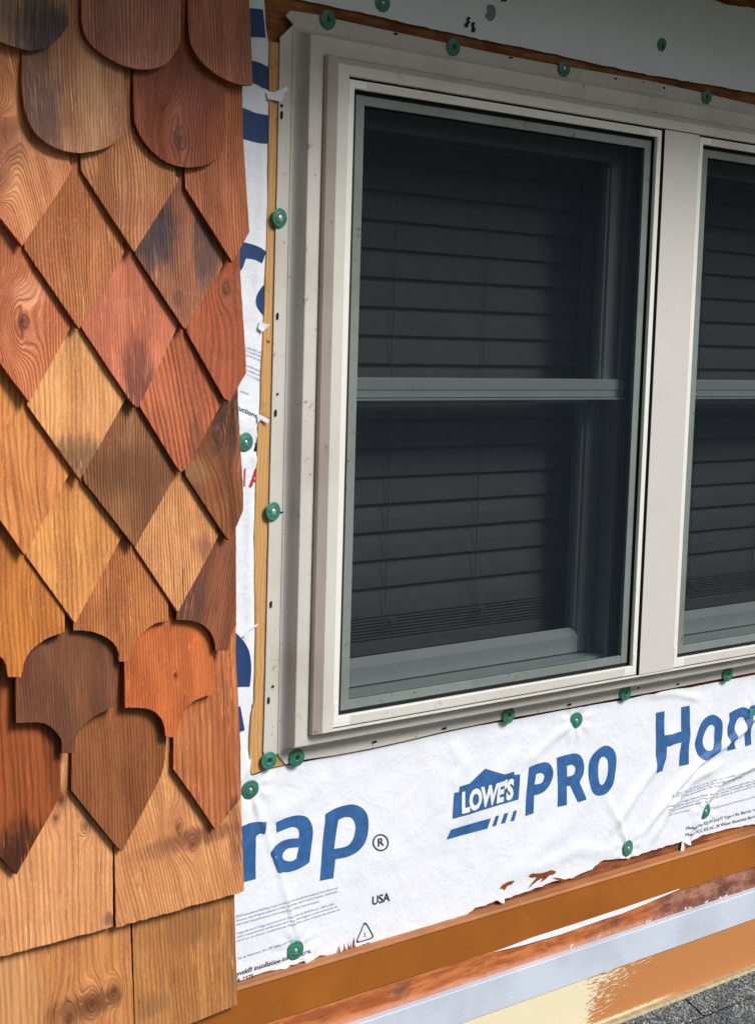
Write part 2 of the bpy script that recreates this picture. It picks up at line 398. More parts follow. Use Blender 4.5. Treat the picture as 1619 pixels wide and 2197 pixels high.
# scraps of torn film lying over the pine strip
def scrap(px, d, parent, name='torn_flap', lift=.006):
    L = [W(x, y, d) for x, y in px]
    bm = fill([L]); gridcut(bm, .004)
    cx = sum(l[0] for l in L) / len(L)
    for v in bm.verts:
        v.co.y = -(d + lift * max(0, v.co.x - min(l[0] for l in L)) / .03 + .0012 * noise.noise(v.co * 90))
    faceout(bm); return obj(name, bm, M_wrap, parent, smooth=True)
scrap([Z1(p) for p in ((290, 790), (350, 800), (395, 775), (440, 752), (460, 775), (425, 808), (415, 850), (398, 884), (350, 868), (300, 858))], .0095, side)
scrap([Z2(p) for p in ((345, 1250), (372, 1290), (425, 1300), (380, 1345), (360, 1372), (320, 1335))], .0095, side)
scrap([Z3(p) for p in ((318, 385), (350, 400), (418, 440), (403, 476), (345, 440), (320, 470))], .0095, side)
scrap([Z4(p) for p in ((180, 725), (215, 680), (255, 635), (305, 600), (302, 618), (262, 655), (225, 695), (192, 735))], .0075, side)

for k in range(4):
    i = random.randrange(2, len(low_bot) - 3); t = random.random(); a, b = low_bot[i], low_bot[i + 1]
    x, y = a[0] + (b[0] - a[0]) * t, a[1] + (b[1] - a[1]) * t
    if not 530 < x < 1600: continue
    wd = random.uniform(5, 14); hh = random.uniform(4, 11)
    P_ = [W(x - wd, y - 3 + wd * .33, .004), W(x - wd * .3, y + hh * .8, .004), W(x + wd * .2, y + hh, .004), W(x + wd, y - 3 - wd * .33, .004)]
    bm = fill([P_]); gridcut(bm, .003); zt_ = max(p[1] for p in P_)
    for v in bm.verts: v.co.y = -(.0045 + drape(v.co.x, v.co.z) + 1.1 * max(0, zt_ - v.co.z - .002) * random.uniform(.8, 1.1))
    faceout(bm); obj('torn_flap', bm, M_wrap, lower, smooth=True)
# printing
M_ink = ink('blue_print', (.028, .100, .265), .4); M_navy = ink('navy_print', (.018, .05, .15), .15); M_txt = plain('dark_print', (.02, .035, .085), .6)
M_grey = plain('grey_print', (.30, .34, .42), .6); M_red = ink('red_print', (.45, .015, .03)); M_black = plain('black_print', (.012, .012, .02), .6)
M_white = plain('white_print', (.80, .83, .88), .55, vary=.05)
def print_shape(loops, mat, parent, zt=None, name='printed_letter', lift=.0007, step=.005, n=6):
    LL = []
    for lp in loops:
        q = [(*(zt(p[:2]) if zt else p[:2]), *p[2:]) for p in lp]
        LL.append([W(x, y, DW) for x, y in spline(q, n)])
    bm = fill(LL); gridcut(bm, step); press(bm, DW, lift); faceout(bm)
    return obj(name, bm, mat, parent, smooth=True)
Z5 = Z((480, 1400), 2.6983); Z7 = Z((940, 1560), 4.0475); Z6 = Z((1400, 1450), 5.493); ZR = Z((480, 1797), 4.0475)
c1 = 1
print_shape([[(50, 1022, 1), (110, 1000), (150, 985), (200, 978), (243, 980, 1), (230, 1050, 1), (203, 1048), (182, 1066, 1), (180, 1200), (181, 1310, 1), (50, 1345, 1)]], M_ink, lower, Z5)
print_shape([[(298, 982, 1), (360, 955), (430, 942), (480, 955), (505, 995), (512, 1040), (505, 1110), (490, 1215, 1), (440, 1247), (380, 1268), (311, 1273, 1), (290, 1222), (268, 1162), (285, 1130), (330, 1095), (375, 1080), (432, 1075, 1), (436, 1045), (425, 1018), (395, 1010), (355, 1022), (305, 1042, 1)],
             [(432, 1126, 1), (370, 1134), (345, 1155), (336, 1178), (348, 1202), (385, 1208), (418, 1192, 1)]], M_ink, lower, Z5)
print_shape([[(585, 935, 1), (640, 903), (700, 884), (750, 880), (797, 900), (826, 940), (833, 1000), (820, 1080), (780, 1140), (720, 1178), (640, 1195, 1), (628, 1305, 1), (552, 1320, 1), (565, 1150), (575, 1040), (583, 980)],
             [(660, 968, 1), (700, 952), (738, 958), (758, 1000), (750, 1060), (725, 1105), (690, 1125), (632, 1135, 1), (645, 1050)]], M_ink, lower, Z5)
def ring(cx, cy, rx, ry, t, n=20, tilt=0):
    o = [(cx + rx * math.cos(a * 2 * math.pi / n), cy + ry * math.sin(a * 2 * math.pi / n)) for a in range(n)]
    i = [(cx + (rx - t) * math.cos(a * 2 * math.pi / n), cy + (ry - t) * math.sin(a * 2 * math.pi / n)) for a in range(n)]
    return [o, i]
print_shape(ring(902, 1099, 47, 49, 8), M_txt, lower, Z5, 'registered_mark', n=2)
print_shape([[(108, 792, 1), (130, 568, 1), (172, 562, 1), (175, 515, 1), (262, 490, 1), (400, 360, 1), (560, 408, 1), (652, 385, 1), (653, 415, 1), (705, 408, 1), (690, 628, 1)]], M_ink, lower, Z7, 'printed_emblem')
for q in (((62, 973, 1), (95, 885, 1), (448, 790, 1), (420, 880, 1)), ((463, 862, 1), (492, 772, 1), (522, 765, 1), (495, 855, 1)), ((538, 838, 1), (567, 750, 1), (600, 742, 1), (572, 832, 1)), ((618, 817, 1), (648, 728, 1), (677, 720, 1), (652, 812, 1))):
    print_shape([q], M_ink, lower, Z7, 'printed_bar')
print_shape([[(785, 348, 1), (850, 320), (930, 305), (975, 335), (995, 400), (975, 480), (930, 545), (880, 578), (827, 592, 1), (822, 748, 1), (752, 773, 1), (760, 580), (775, 450)], [(845, 408, 1), (885, 397), (912, 410), (918, 435), (905, 470), (880, 490), (832, 500, 1)]], M_ink, lower, Z7)
print_shape([[(1025, 265, 1), (1100, 243), (1180, 228), (1235, 255), (1262, 330), (1258, 400), (1240, 440), (1220, 478, 1), (1272, 625, 1), (1200, 650, 1), (1140, 508, 1), (1108, 512, 1), (1108, 675, 1), (1030, 692, 1), (1035, 500), (1030, 380)], [(1112, 338, 1), (1150, 325), (1180, 340), (1187, 370), (1170, 412), (1115, 432, 1)]], M_ink, lower, Z7)
print_shape([[(1450, 160), (1510, 190), (1535, 270), (1530, 400), (1510, 500), (1460, 570), (1390, 593), (1330, 565), (1303, 480), (1303, 330), (1330, 250), (1385, 190)], [(1425, 255), (1455, 275), (1462, 330), (1455, 420), (1435, 480), (1410, 500), (1388, 485), (1378, 430), (1380, 340), (1395, 280)]], M_ink, lower, Z7)
print_shape([[(32, 435, 1), (130, 415, 1), (128, 570), (132, 702, 1), (330, 655, 1), (326, 500), (328, 368, 1), (425, 350, 1), (428, 560), (432, 690), (412, 850), (408, 1040, 1), (303, 1063, 1), (308, 920), (330, 782, 1), (140, 830, 1), (130, 950), (108, 1118, 1), (20, 1147, 1), (36, 900), (32, 600)]], M_ink, lower, Z6)
print_shape([[(700, 458), (770, 490), (812, 560), (805, 720), (770, 830), (700, 930), (570, 980), (520, 930), (485, 810), (510, 700), (560, 560), (620, 490)], [(690, 575), (720, 610), (715, 700), (715, 780), (690, 850), (645, 878), (600, 855), (573, 780), (590, 690), (640, 600)]], M_ink, lower, Z6)
print_shape([[(890, 440, 1), (960, 400), (1050, 369), (1110, 390, 1), (1150, 352), (1203, 335), (1300, 330, 1), (1300, 435, 1), (1200, 440), (1150, 475), (1135, 560), (1145, 700), (1152, 808, 1), (1083, 830, 1), (1070, 700), (1058, 620), (1072, 560), (1060, 500), (1020, 482), (980, 520), (955, 600), (955, 680), (950, 780), (968, 860, 1), (870, 885, 1), (862, 800), (878, 765), (870, 700), (875, 600), (895, 520)]], M_ink, lower, Z6)
# the recycling triangle
tri = [(1222, 738), (1240, 755), (1290, 845), (1288, 868), (1268, 880), (1165, 912), (1148, 905), (1150, 885), (1205, 750)]
ctr = Vector((1220, 838))
print_shape([tri, [tuple(ctr + (Vector(p) - ctr) * .84) for p in tri]], M_txt, lower, ZR, 'recycling_mark', n=4)

_fc = {}
def text_bm(s, bold=0.0):
    cu = bpy.data.curves.new('t', 'FONT'); cu.body = s; cu.size = 1; cu.offset = bold; cu.resolution_u = 3
    o = bpy.data.objects.new('t', cu); C.objects.link(o); dg = bpy.context.evaluated_depsgraph_get(); dg.update()
    me = bpy.data.meshes.new_from_object(o.evaluated_get(dg)); bm = bmesh.new(); bm.from_mesh(me)
    bpy.data.objects.remove(o); bpy.data.curves.remove(cu); bpy.data.meshes.remove(me); return bm
def text(s, p0, p1, h, mat, parent, zt=None, bold=0.0, name='printed_text', lift=.0007, shear=0.0, cut=0, vdir=None):
    """text whose baseline runs between two measured points; h = cap height in px of the zoom"""
    f = zt or (lambda p: p)
    bm = text_bm(s, bold)
    xs = [v.co.x for v in bm.verts]; x0, x1 = min(xs), max(xs)
    a = Vector(W(*f(p0), DW)); b = Vector(W(*f(p1), DW))
    vd = vdir or (0, -1)
    t = Vector(W(*f((p0[0] + vd[0] * h, p0[1] + vd[1] * h)), DW)) - a
    for v in bm.verts:
        k = (v.co.x - x0 + shear * v.co.y) / (x1 - x0)
        q = a + (b - a) * k + t * (v.co.y / .70)
        v.co = Vector((q.x, 0, q.y))
    if cut: gridcut(bm, cut)
    press(bm, DW, lift); faceout(bm)
    return obj(name, bm, mat, parent)
text("LOWE'S", (185, 738), (640, 612), 165, M_white, lower, Z7, .05, 'printed_word', .0014, .10, .006)
text("USA", (855, 1462), (957, 1436), 50, M_txt, lower, Z5, .02)
text("R", (886, 1122), (922, 1114), 46, M_txt, lower, Z5, .02)
text("2", (1210, 862), (1225, 858), 36, M_txt, lower, ZR)
text("HDPE", (1176, 972), (1258, 948), 40, M_txt, lower, ZR)
text("yvek® installation instructions.", (105, 1205), (748, 995), 44, M_txt, lower, ZR, .008)
text("R-2375", (112, 1262), (252, 1215), 36, M_black, lower, ZR, .012)
for s, a, b in (("2018 International Building Code Section, I3 and should be protected from flame and", (100, 695), (980, 440)),
                ("elements. See all façade systems in order. Solvents, water based products, windshields", (100, 730), (980, 472)),
                ("may impact the performance of the material as a water-resistive system.", (104, 762), (822, 560)),
                ("integrado en el Código Internacional de Edificación de 2018 Sección 1403 y debe", (108, 838), (955, 580)),
                ("cada y mantenimiento del fabricante de la App, que aseguran a cada incremento de", (104, 872), (980, 605)),
                ("ed. El uso de aditivos, recubrimientos, limpiadores sobre o dentro del sistema de", (106, 905), (1000, 632)),
                ("TE de Nemours, Inc. All rights reserved", (118, 1062), (600, 895))):
    text(s, a, b, 20, M_grey, lower, ZR, .004)
ZS6 = Z6
for s, a, b in (("The Type I Air and Water barrier of the wall assembly must be installed per code", (180, 1418), (1300, 1055)),
                ("should the enclosure wall stand, the tie flap must adhere over the panel joints", (185, 1445), (1300, 1085)),
                ("see the Standard for the window and edge flaps", (300, 1445), (1055, 1190)),
                ("integrado Código Internacional de Edificación requisitos aplicables en la obra", (150, 1545), (1300, 1210)),
                ("recubrimiento para la construcción deben quedar protegidos según fabricante", (150, 1580), (1300, 1240)),
                ("aditivos, limpiadores sobre o dentro del sistema de pared exterior instalado", (150, 1615), (1300, 1275)),
                ("sistema. Todos los derechos.", (150, 1655), (425, 1590)),
                ("All rights reserved and manufactured in the USA per guide", (700, 1570), (1300, 1405))):
    text(s, a, b, 24, M_grey, lower, ZS6, .004)
text("Meets the ASTM E1677 Type I Air Barrier require", (385, 1818), (1290, 1562), 38, M_txt, lower, Z6, .0)
text("Meets ICC-ES AC-38 Water-Resistive Barrier & I", (378, 1893), (1290, 1642), 38, M_txt, lower, Z6, .0)
# side strip
for q, zt in (([(60, 66, 1), (150, 70), (250, 80, 1), (258, 160), (278, 326, 1), (165, 320), (60, 318, 1)], Z1),
              ([(60, 500, 1), (178, 530), (240, 555), (325, 592, 1), (325, 786, 1), (240, 760), (183, 726), (60, 690, 1)], Z1),
              ([(0, 915, 1), (95, 940), (200, 982), (330, 1006, 1), (322, 1246, 1), (220, 1240), (108, 1210), (0, 1190, 1)], Z1),
              ([(60, 470, 1), (195, 528, 1), (270, 548), (345, 586), (392, 616, 1), (348, 723, 1), (285, 688), (200, 674, 1), (165, 770, 1), (100, 850, 1)], Z2),
              ([(383, 918, 1), (342, 950), (303, 1010), (288, 1080), (308, 1150), (364, 1217, 1), (381, 1185, 1), (386, 1050, 1)], Z2),
              ([(40, 640, 1), (120, 705), (180, 770), (222, 855), (243, 960), (246, 1060), (238, 1198, 1), (40, 1206, 1)], Z4),
              ([(40, 1380, 1), (152, 1388, 1), (193, 1610, 1), (40, 1670, 1)], Z4)):
    print_shape([q], M_navy, side, zt)
print_shape([[(222, 1073, 1), (283, 897, 1), (303, 897, 1), (300, 940, 1), (272, 1000, 1), (300, 995, 1), (299, 1024, 1), (262, 1030, 1), (248, 1072, 1)]], M_red, side, Z3)
print_shape([[(182, 898, 1), (195, 898, 1), (190, 1070, 1), (177, 1070, 1)]], M_red, side, Z3)
print_shape([[(287, 655, 1), (303, 650, 1), (296, 705, 1), (303, 738, 1), (273, 740, 1)]], M_black, side, Z3)
text("ructions", (112, 338), (303, 425), 44, M_txt, side, Z3, .012, vdir=(.1, -1))
for s, a, b in (("see 2018 IBC sec", (170, 1515), (345, 1572)), ("the recubrimien", (185, 1548), (345, 1608)), ("Spunb de nem", (205, 1590), (345, 1648)),
                ("certificación", (200, 1690), (345, 1752)), ("a puede ser", (200, 1730), (345, 1790)), ("o a comple", (215, 1775), (345, 1838)), ("removed", (150, 1935), (230, 1962))):
    text(s, a, b, 22, M_grey, side, Z2, .006)
# marks on the upper sheet
ZT = Z((940, 0), 2.3844)
print_shape([[(145, 85), (162, 90), (152, 103), (160, 112), (150, 125), (146, 140), (132, 138), (128, 122), (140, 112), (138, 98)]], M_black, upper, ZT, 'printed_mark')
print_shape([[(170, 112), (184, 116), (180, 132), (188, 150), (178, 165), (164, 160), (168, 142), (164, 126)]], M_black, upper, ZT, 'printed_mark')
print_shape([[(255, 22), (282, 30), (290, 60), (285, 90), (262, 108), (246, 95), (235, 80), (246, 58), (244, 36)]], ink('smudged_ink', (.17, .19, .23)), upper, ZT, 'ink_smudge')
print_shape([[(318, -4), (348, -4), (340, 8), (330, 3), (322, 10)]], M_black, upper, ZT, 'printed_mark')
# brown stain brushed onto the lower sheet
M_brush = wood('brush_stain', (.26, .075, .022), pitch=.004, contrast=.6, seed=5)
ZB = Z((1019, 1400), 2.6983)
for q in ([(137, 1370, 1), (150, 1345), (185, 1325), (222, 1318, 1), (205, 1340), (180, 1350), (165, 1375, 1), (150, 1365)],
          [(300, 1295, 1), (318, 1278), (360, 1278), (400, 1270), (432, 1258), (465, 1268, 1), (445, 1285), (425, 1288), (400, 1312), (370, 1330, 1), (385, 1305), (350, 1325), (298, 1368, 1), (330, 1325), (350, 1300), (325, 1302)],
          [(440, 1302, 1), (480, 1305), (520, 1316, 1), (490, 1322)]):
    print_shape([q], M_brush, lower, ZB, 'brushed_stain')
for k in range(13):
    x = 975 + k * 13 + random.uniform(-4, 4); h = random.uniform(40, 130) * (1.1 if k > 6 else .8); wd = random.uniform(4, 10); b = 1015 - k * 3.4
    print_shape([[(x, b, 1), (x + wd * .6, b - h * .5), (x + h * .10, b - h, 1), (x + wd * 1.6, b - h * .45), (x + wd * 1.5, b, 1)]], M_brush, lower, ZR, 'brushed_stain')

# ------------------------------------------------------------------ pine strip and window
def pine():
    n = NT('fresh_pine'); X, Y, Zc = n.sep(n.co)
    u = n.math('ADD', X, n.math('MULTIPLY', n.noise(n.vec(X, 0.0, n.math('MULTIPLY', Zc, .5)), 22, 2), .02))
    l = n.math('ADD', n.math('MULTIPLY', n.math('SINE', n.math('MULTIPLY', u, 2 * math.pi / .0062)), .5), .5)
    f = n.noise(n.vec(u, 2.0, n.math('MULTIPLY', Zc, .04)), 700, 3)
    c = n.mix(n.math('MULTIPLY', l, .45), (.64, .37, .145), (.40, .19, .055))
    c = n.mix(n.math('MULTIPLY', n.ramp(f, .4, .7), .3), c, (.34, .16, .05))
    c = n.mix(n.math('MULTIPLY', n.ramp(n.noise(n.co, 26, 3), .60, .72), .6), c, (.22, .09, .03))
    kk = n.noise(n.vec(n.math('MULTIPLY', X, 1.4), 8.0, Zc), 42, 1)
    c = n.mix(n.math('MULTIPLY', n.ramp(kk, .74, .78), .85), c, (.10, .035, .012))
    return n.done(c, .6, n.bump(f, .0008, .6), .3)
M_pine = pine()
pl = [Z1(p) for p in ((300, 350), (300, 1600))] + [Z4((240, 1700))] + [Z4((238, 1960)), Z4((262, 2032)), Z4((395, 1978)), (610, 1642)]
pl = [(578, 88), (577, 200), (575, 400), (571, 520), (565, 700), (560, 800), (559, 880), (551, 930), (549, 1010), (547, 1090), (544, 1160), (546, 1250), (548, 1330), (547, 1450), (545, 1506), (538, 1518), (535, 1600), (534, 1655), (541, 1663), (569, 1651), (612, 1641), (625, 1590), (650, 800), (660, 88)]
L = [W(x, y, .007) for x, y in pl]
bm = bmesh.new()
# rebuild as a prism with a slightly wavy, rough-sawn left edge
left = []
xs0 = [W(x, y, .007) for x, y in pl[:18]]
ztop, zbot = xs0[0][1], xs0[-1][1]
for i in range(61):
    z = ztop + (zbot - ztop) * i / 60
    for j in range(len(xs0) - 1):
        if xs0[j][1] >= z >= xs0[j + 1][1] - 1e-6:
            t = (xs0[j][1] - z) / (xs0[j][1] - xs0[j + 1][1]); x = xs0[j][0] + (xs0[j + 1][0] - xs0[j][0]) * t; break
    left.append((x + .0012 * noise.noise(Vector((0, 0, z * 22))) + random.uniform(-.0003, .0003), z))
outline = left + [W(541, 1663, .007), W(569, 1651, .007), W(618, 1640, .007), (1.285, left[-1][1] + .012), (1.285, ztop)]
def prism(outline, d0, d1, bev=0.0, seg=1):
    bm = bmesh.new()
    f = [bm.verts.new((x, -d1, z)) for x, z in outline]; b = [bm.verts.new((x, -d0, z)) for x, z in outline]
    ff = bm.faces.new(f); bb = bm.faces.new(list(reversed(b))); n = len(f)
    for i in range(n): bm.faces.new((f[(i + 1) % n], f[i], b[i], b[(i + 1) % n]))
    bmesh.ops.recalc_face_normals(bm, faces=bm.faces[:])
    if bev: bmesh.ops.bevel(bm, geom=list(ff.edges), offset=bev, segments=seg, profile=.5, affect='EDGES')
    return bm
o = obj('pine_strip', prism(outline, 0.0005, .0078, .0006), M_pine)
tag(o, 'bare yellow pine strip running down beside the left window flange', 'wood strip')

M_vin = vinyl('aged_vinyl', (.60, .575, .535), .35)
M_vinp = vinyl('taupe_vinyl', (.56, .485, .44), .3)
M_vinw = vinyl('white_vinyl', (.80, .79, .75), .08, .35)
M_vinf = vinyl('grey_vinyl', (.62, .61, .57), .2)
M_dark = plain('black_gasket', (.006, .007, .009), .7)
win = empty('window_unit', (1.2, 0, 3.9)); tag(win, 'beige vinyl twin double hung window with dark insect screens', 'window')
XR = 2.761; U0, U1 = 1.3225, 1.950; V0, V1 = 2.0661, 2.6936; ZB0, ZT0 = 3.963, 4.8365
def frame_loops(loops, mat, name, parent=win, seg=None):
    """loops: (x0, x1, z0, z1, d) joined one after another like a picture-frame moulding with mitred corners"""
    bm = bmesh.new(); R = []
    for x0, x1, z0, z1, d in loops:
        R.append([bm.verts.new((x, -d, z)) for x, z in ((x0, z0), (x1, z0), (x1, z1), (x0, z1))])
    for a, b in zip(R, R[1:]):
        for i in range(4):
            j = (i + 1) % 4; bm.faces.new((a[i], a[j], b[j], b[i]))
    bmesh.ops.recalc_face_normals(bm, faces=bm.faces[:])
    # make normals face the viewer
    s = sum(f.normal.y * f.calc_area() for f in bm.faces)
    if s > 0: bmesh.ops.reverse_faces(bm, faces=bm.faces[:])
    return obj(name, bm, mat, parent)
# nailing flange with its diagonal-cut left corners
X1f = W(606, 1096, .0105)[0]
fl = []
def fe(pts, d=.0105): return [W(x, y, d) for x, y in pts]
left_edge = fe([(601, 79), (594, 395), (591, 486), (586, 741), (578, 1096), (567.6, 1541), (565, 1612), (572, 1640)])
left_edge = [(x + random.uniform(-.0006, .0006), z) for x, z in left_edge]
botL = fe([(592, 1632), (612, 1622)]); 
bm = bmesh.new()
outer = left_edge + [(W(590, 1650, .0105))]
# left limb
L = left_edge + fe([(594, 1618), (622, 1580)]) + [(1.262, 3.945), (1.262, 4.90), ] + fe([(629, 52)])
o = obj('nailing_flange', prism(L, .009, .0105, .0004), M_vin, win)
# bottom limb
L = fe([(594, 1618), (612, 1640), (634, 1637), (658, 1630), (720, 1621), (795, 1607), (880, 1588), (962, 1568), (1090, 1542), (1226, 1518), (1390, 1487), (1619, 1443)])
L += [(2.80, L[-1][1]), (2.80, 3.935), (1.254, 3.935)] + fe([(622, 1580)])
o = obj('nailing_flange', prism(L, .0088, .0100, .0004), M_vin, win)
# top limb
L = fe([(640, 90), (629, 52), (613, 32), (623, 22), (683, 31), (717, 40), (796, 57), (900, 79), (1030, 107), (1166, 134), (1280, 153), (1388, 172), (1500, 197), (1619, 225)])
ztf = L[-1][1]
L += [(2.80, ztf), (2.80, 4.895), (1.252, 4.895)]
o = obj('nailing_flange', prism(L, .0088, .0112, .0004), M_vin, win)
bm = bmesh.new(); box(bm, 2.765, 2.80, .0088, .0105, 3.93, 4.93); obj('nailing_flange', bm, M_vin, win)
# cove, casing lip, riser, chamfer, front face
cx = X1f + .0
cove = []
for k in range(14):
    a = k / 13 * math.pi / 2
    t = 1 - math.cos(a); x = cx + (1.2555 - cx) * math.sin(a)
    dd = .0113 + .0205 * (t)
    ins = 1.2555 - x
    cove.append((x, XR + ins, 3.9235 - ins, 4.902 + ins, dd))
prof = [(1.2555, .0335), (1.2562, .0345), (1.2578, .0350), (1.2700, .0352), (1.2795, .0348), (1.2808, .0335), (1.2811, .0280), (1.2822, .0275)]
loops = list(cove)
def lp(off, d, zoff=None, zt=None):
    zo = off if zoff is None else zoff
    zt_ = zo if zt is None else zt
    return (1.2555 + off, XR - off, 3.9235 + zo, 4.902 - zt_, d)
loops += [lp(0, .032), lp(.0004, .0338), lp(.0016, .0345), lp(.012, .0350, .010), lp(.0225, .0345, .0150, .024), lp(.0238, .0330, .016, .0255), lp(.0242, .0300, .0165, .026)]
frame_loops(loops, M_vin, 'casing')
# taupe box frame: riser, chamfer
frame_loops([lp(.0242, .028, .0165, .026), lp(.0245, .0415, .0170, .0265), lp(.0250, .0425, .0174, .0272), lp(.0352, .0505, .0196, .0360)], M_vinp, 'frame_chamfer')
frame_loops([lp(.0352, .0505, .0196, .0360), lp(.0360, .0512, .0200, .0368), lp(.0540, .0512, .0214, .0500), lp(.0546, .0506, .0219, .0505), lp(.0549, .0440, .0222, .0508)], M_vinf, 'front_frame')
# mullion cover
bm = bmesh.new(); box(bm, 1.9655, 2.0530, .030, .0500, 3.9465, 4.8500, .0006); obj('mullion', bm, vinyl('mullion_vinyl', (.60, .585, .56), .10), win)
bm = bmesh.new(); box(bm, 1.9646, 1.9653, .0292, .0497, 3.9470, 4.8495); obj('joint_gasket', bm, M_dark, win)
# backing so the joints read as dark lines
bm = bmesh.new(); box(bm, 1.309, 2.707, .020, .0420, 3.9440, 3.9600); box(bm, 1.309, 2.707, .020, .0420, 4.840, 4.853)
box(bm, 1.9505, 2.066, .020, .0290, 3.96, 4.84); box(bm, 1.309, 1.3215, .020, .0420, 3.9601, 4.8399); box(bm, 2.6945, 2.707, .020, .0420, 3.9601, 4.8399)
obj('joint_gasket', bm, M_dark, win)

def screenmat():
    n = NT('insect_screen')
    tr = n.n('ShaderNodeBsdfTransparent'); tr.inputs[0].default_value = (1, 1, 1, 1)
    df = n.n('ShaderNodeBsdfDiffuse'); df.inputs[0].default_value = (.012, .016, .022, 1)
    mx = n.n('ShaderNodeMixShader'); 
    wv = n.noise(n.co, 1400, 1)
    n.setv(mx.inputs[0], n.ramp(wv, .3, .7, .60, .72))
    n.l(tr.outputs[0], mx.inputs[1]); n.l(df.outputs[0], mx.inputs[2]); n.l(mx.outputs[0], n.out.inputs[0])
    return n.m
def glassmat():
    n = NT('window_glass')
    tr = n.n('ShaderNodeBsdfTransparent'); tr.inputs[0].default_value = (.78, .80, .82, 1)
    gl = n.n('ShaderNodeBsdfGlossy'); gl.inputs['Roughness'].default_value = .02
    fr = n.n('ShaderNodeFresnel'); ge = n.n('ShaderNodeNewGeometry')
    n.l(n.math('SUBTRACT', 1.5, n.math('MULTIPLY', ge.outputs['Backfacing'], .8333)), fr.inputs[0])
    n.l(n.bump(n.noise(n.co, 4, 2), .002, .3), gl.inputs['Normal'])
    mx = n.n('ShaderNodeMixShader'); n.l(fr.outputs[0], mx.inputs[0]); n.l(tr.outputs[0], mx.inputs[1]); n.l(gl.outputs[0], mx.inputs[2])
    n.l(mx.outputs[0], n.out.inputs[0]); return n.m
M_screen, M_glass = screenmat(), glassmat()
M_sf = vinyl('screen_frame_metal', (.20, .235, .228), .5, .45)
M_sash = vinyl('sash_vinyl', (.82, .92, .92), .1)
M_st_shade = vinyl('stile_vinyl_shade', (.42, .47, .48), .15)  # same vinyl as the rails, with the shade put into the colour
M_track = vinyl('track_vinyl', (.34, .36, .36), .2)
def rectframe(x0, x1, z0, z1, wl, wr, wb, wt, d0, d1, mat, name, parent, bev=.0006):
    bm = bmesh.new()
    g = .0
    box(bm, x0, x0 + wl, d0, d1, z0, z1, bev); box(bm, x1 - wr, x1, d0, d1, z0, z1, bev)
    box(bm, x0 + wl, x1 - wr, d0 + .0003, d1 - .0004, z0, z0 + wb, bev); box(bm, x0 + wl, x1 - wr, d0 + .0003, d1 - .0004, z1 - wt, z1, bev)
    return obj(name, bm, mat, parent)
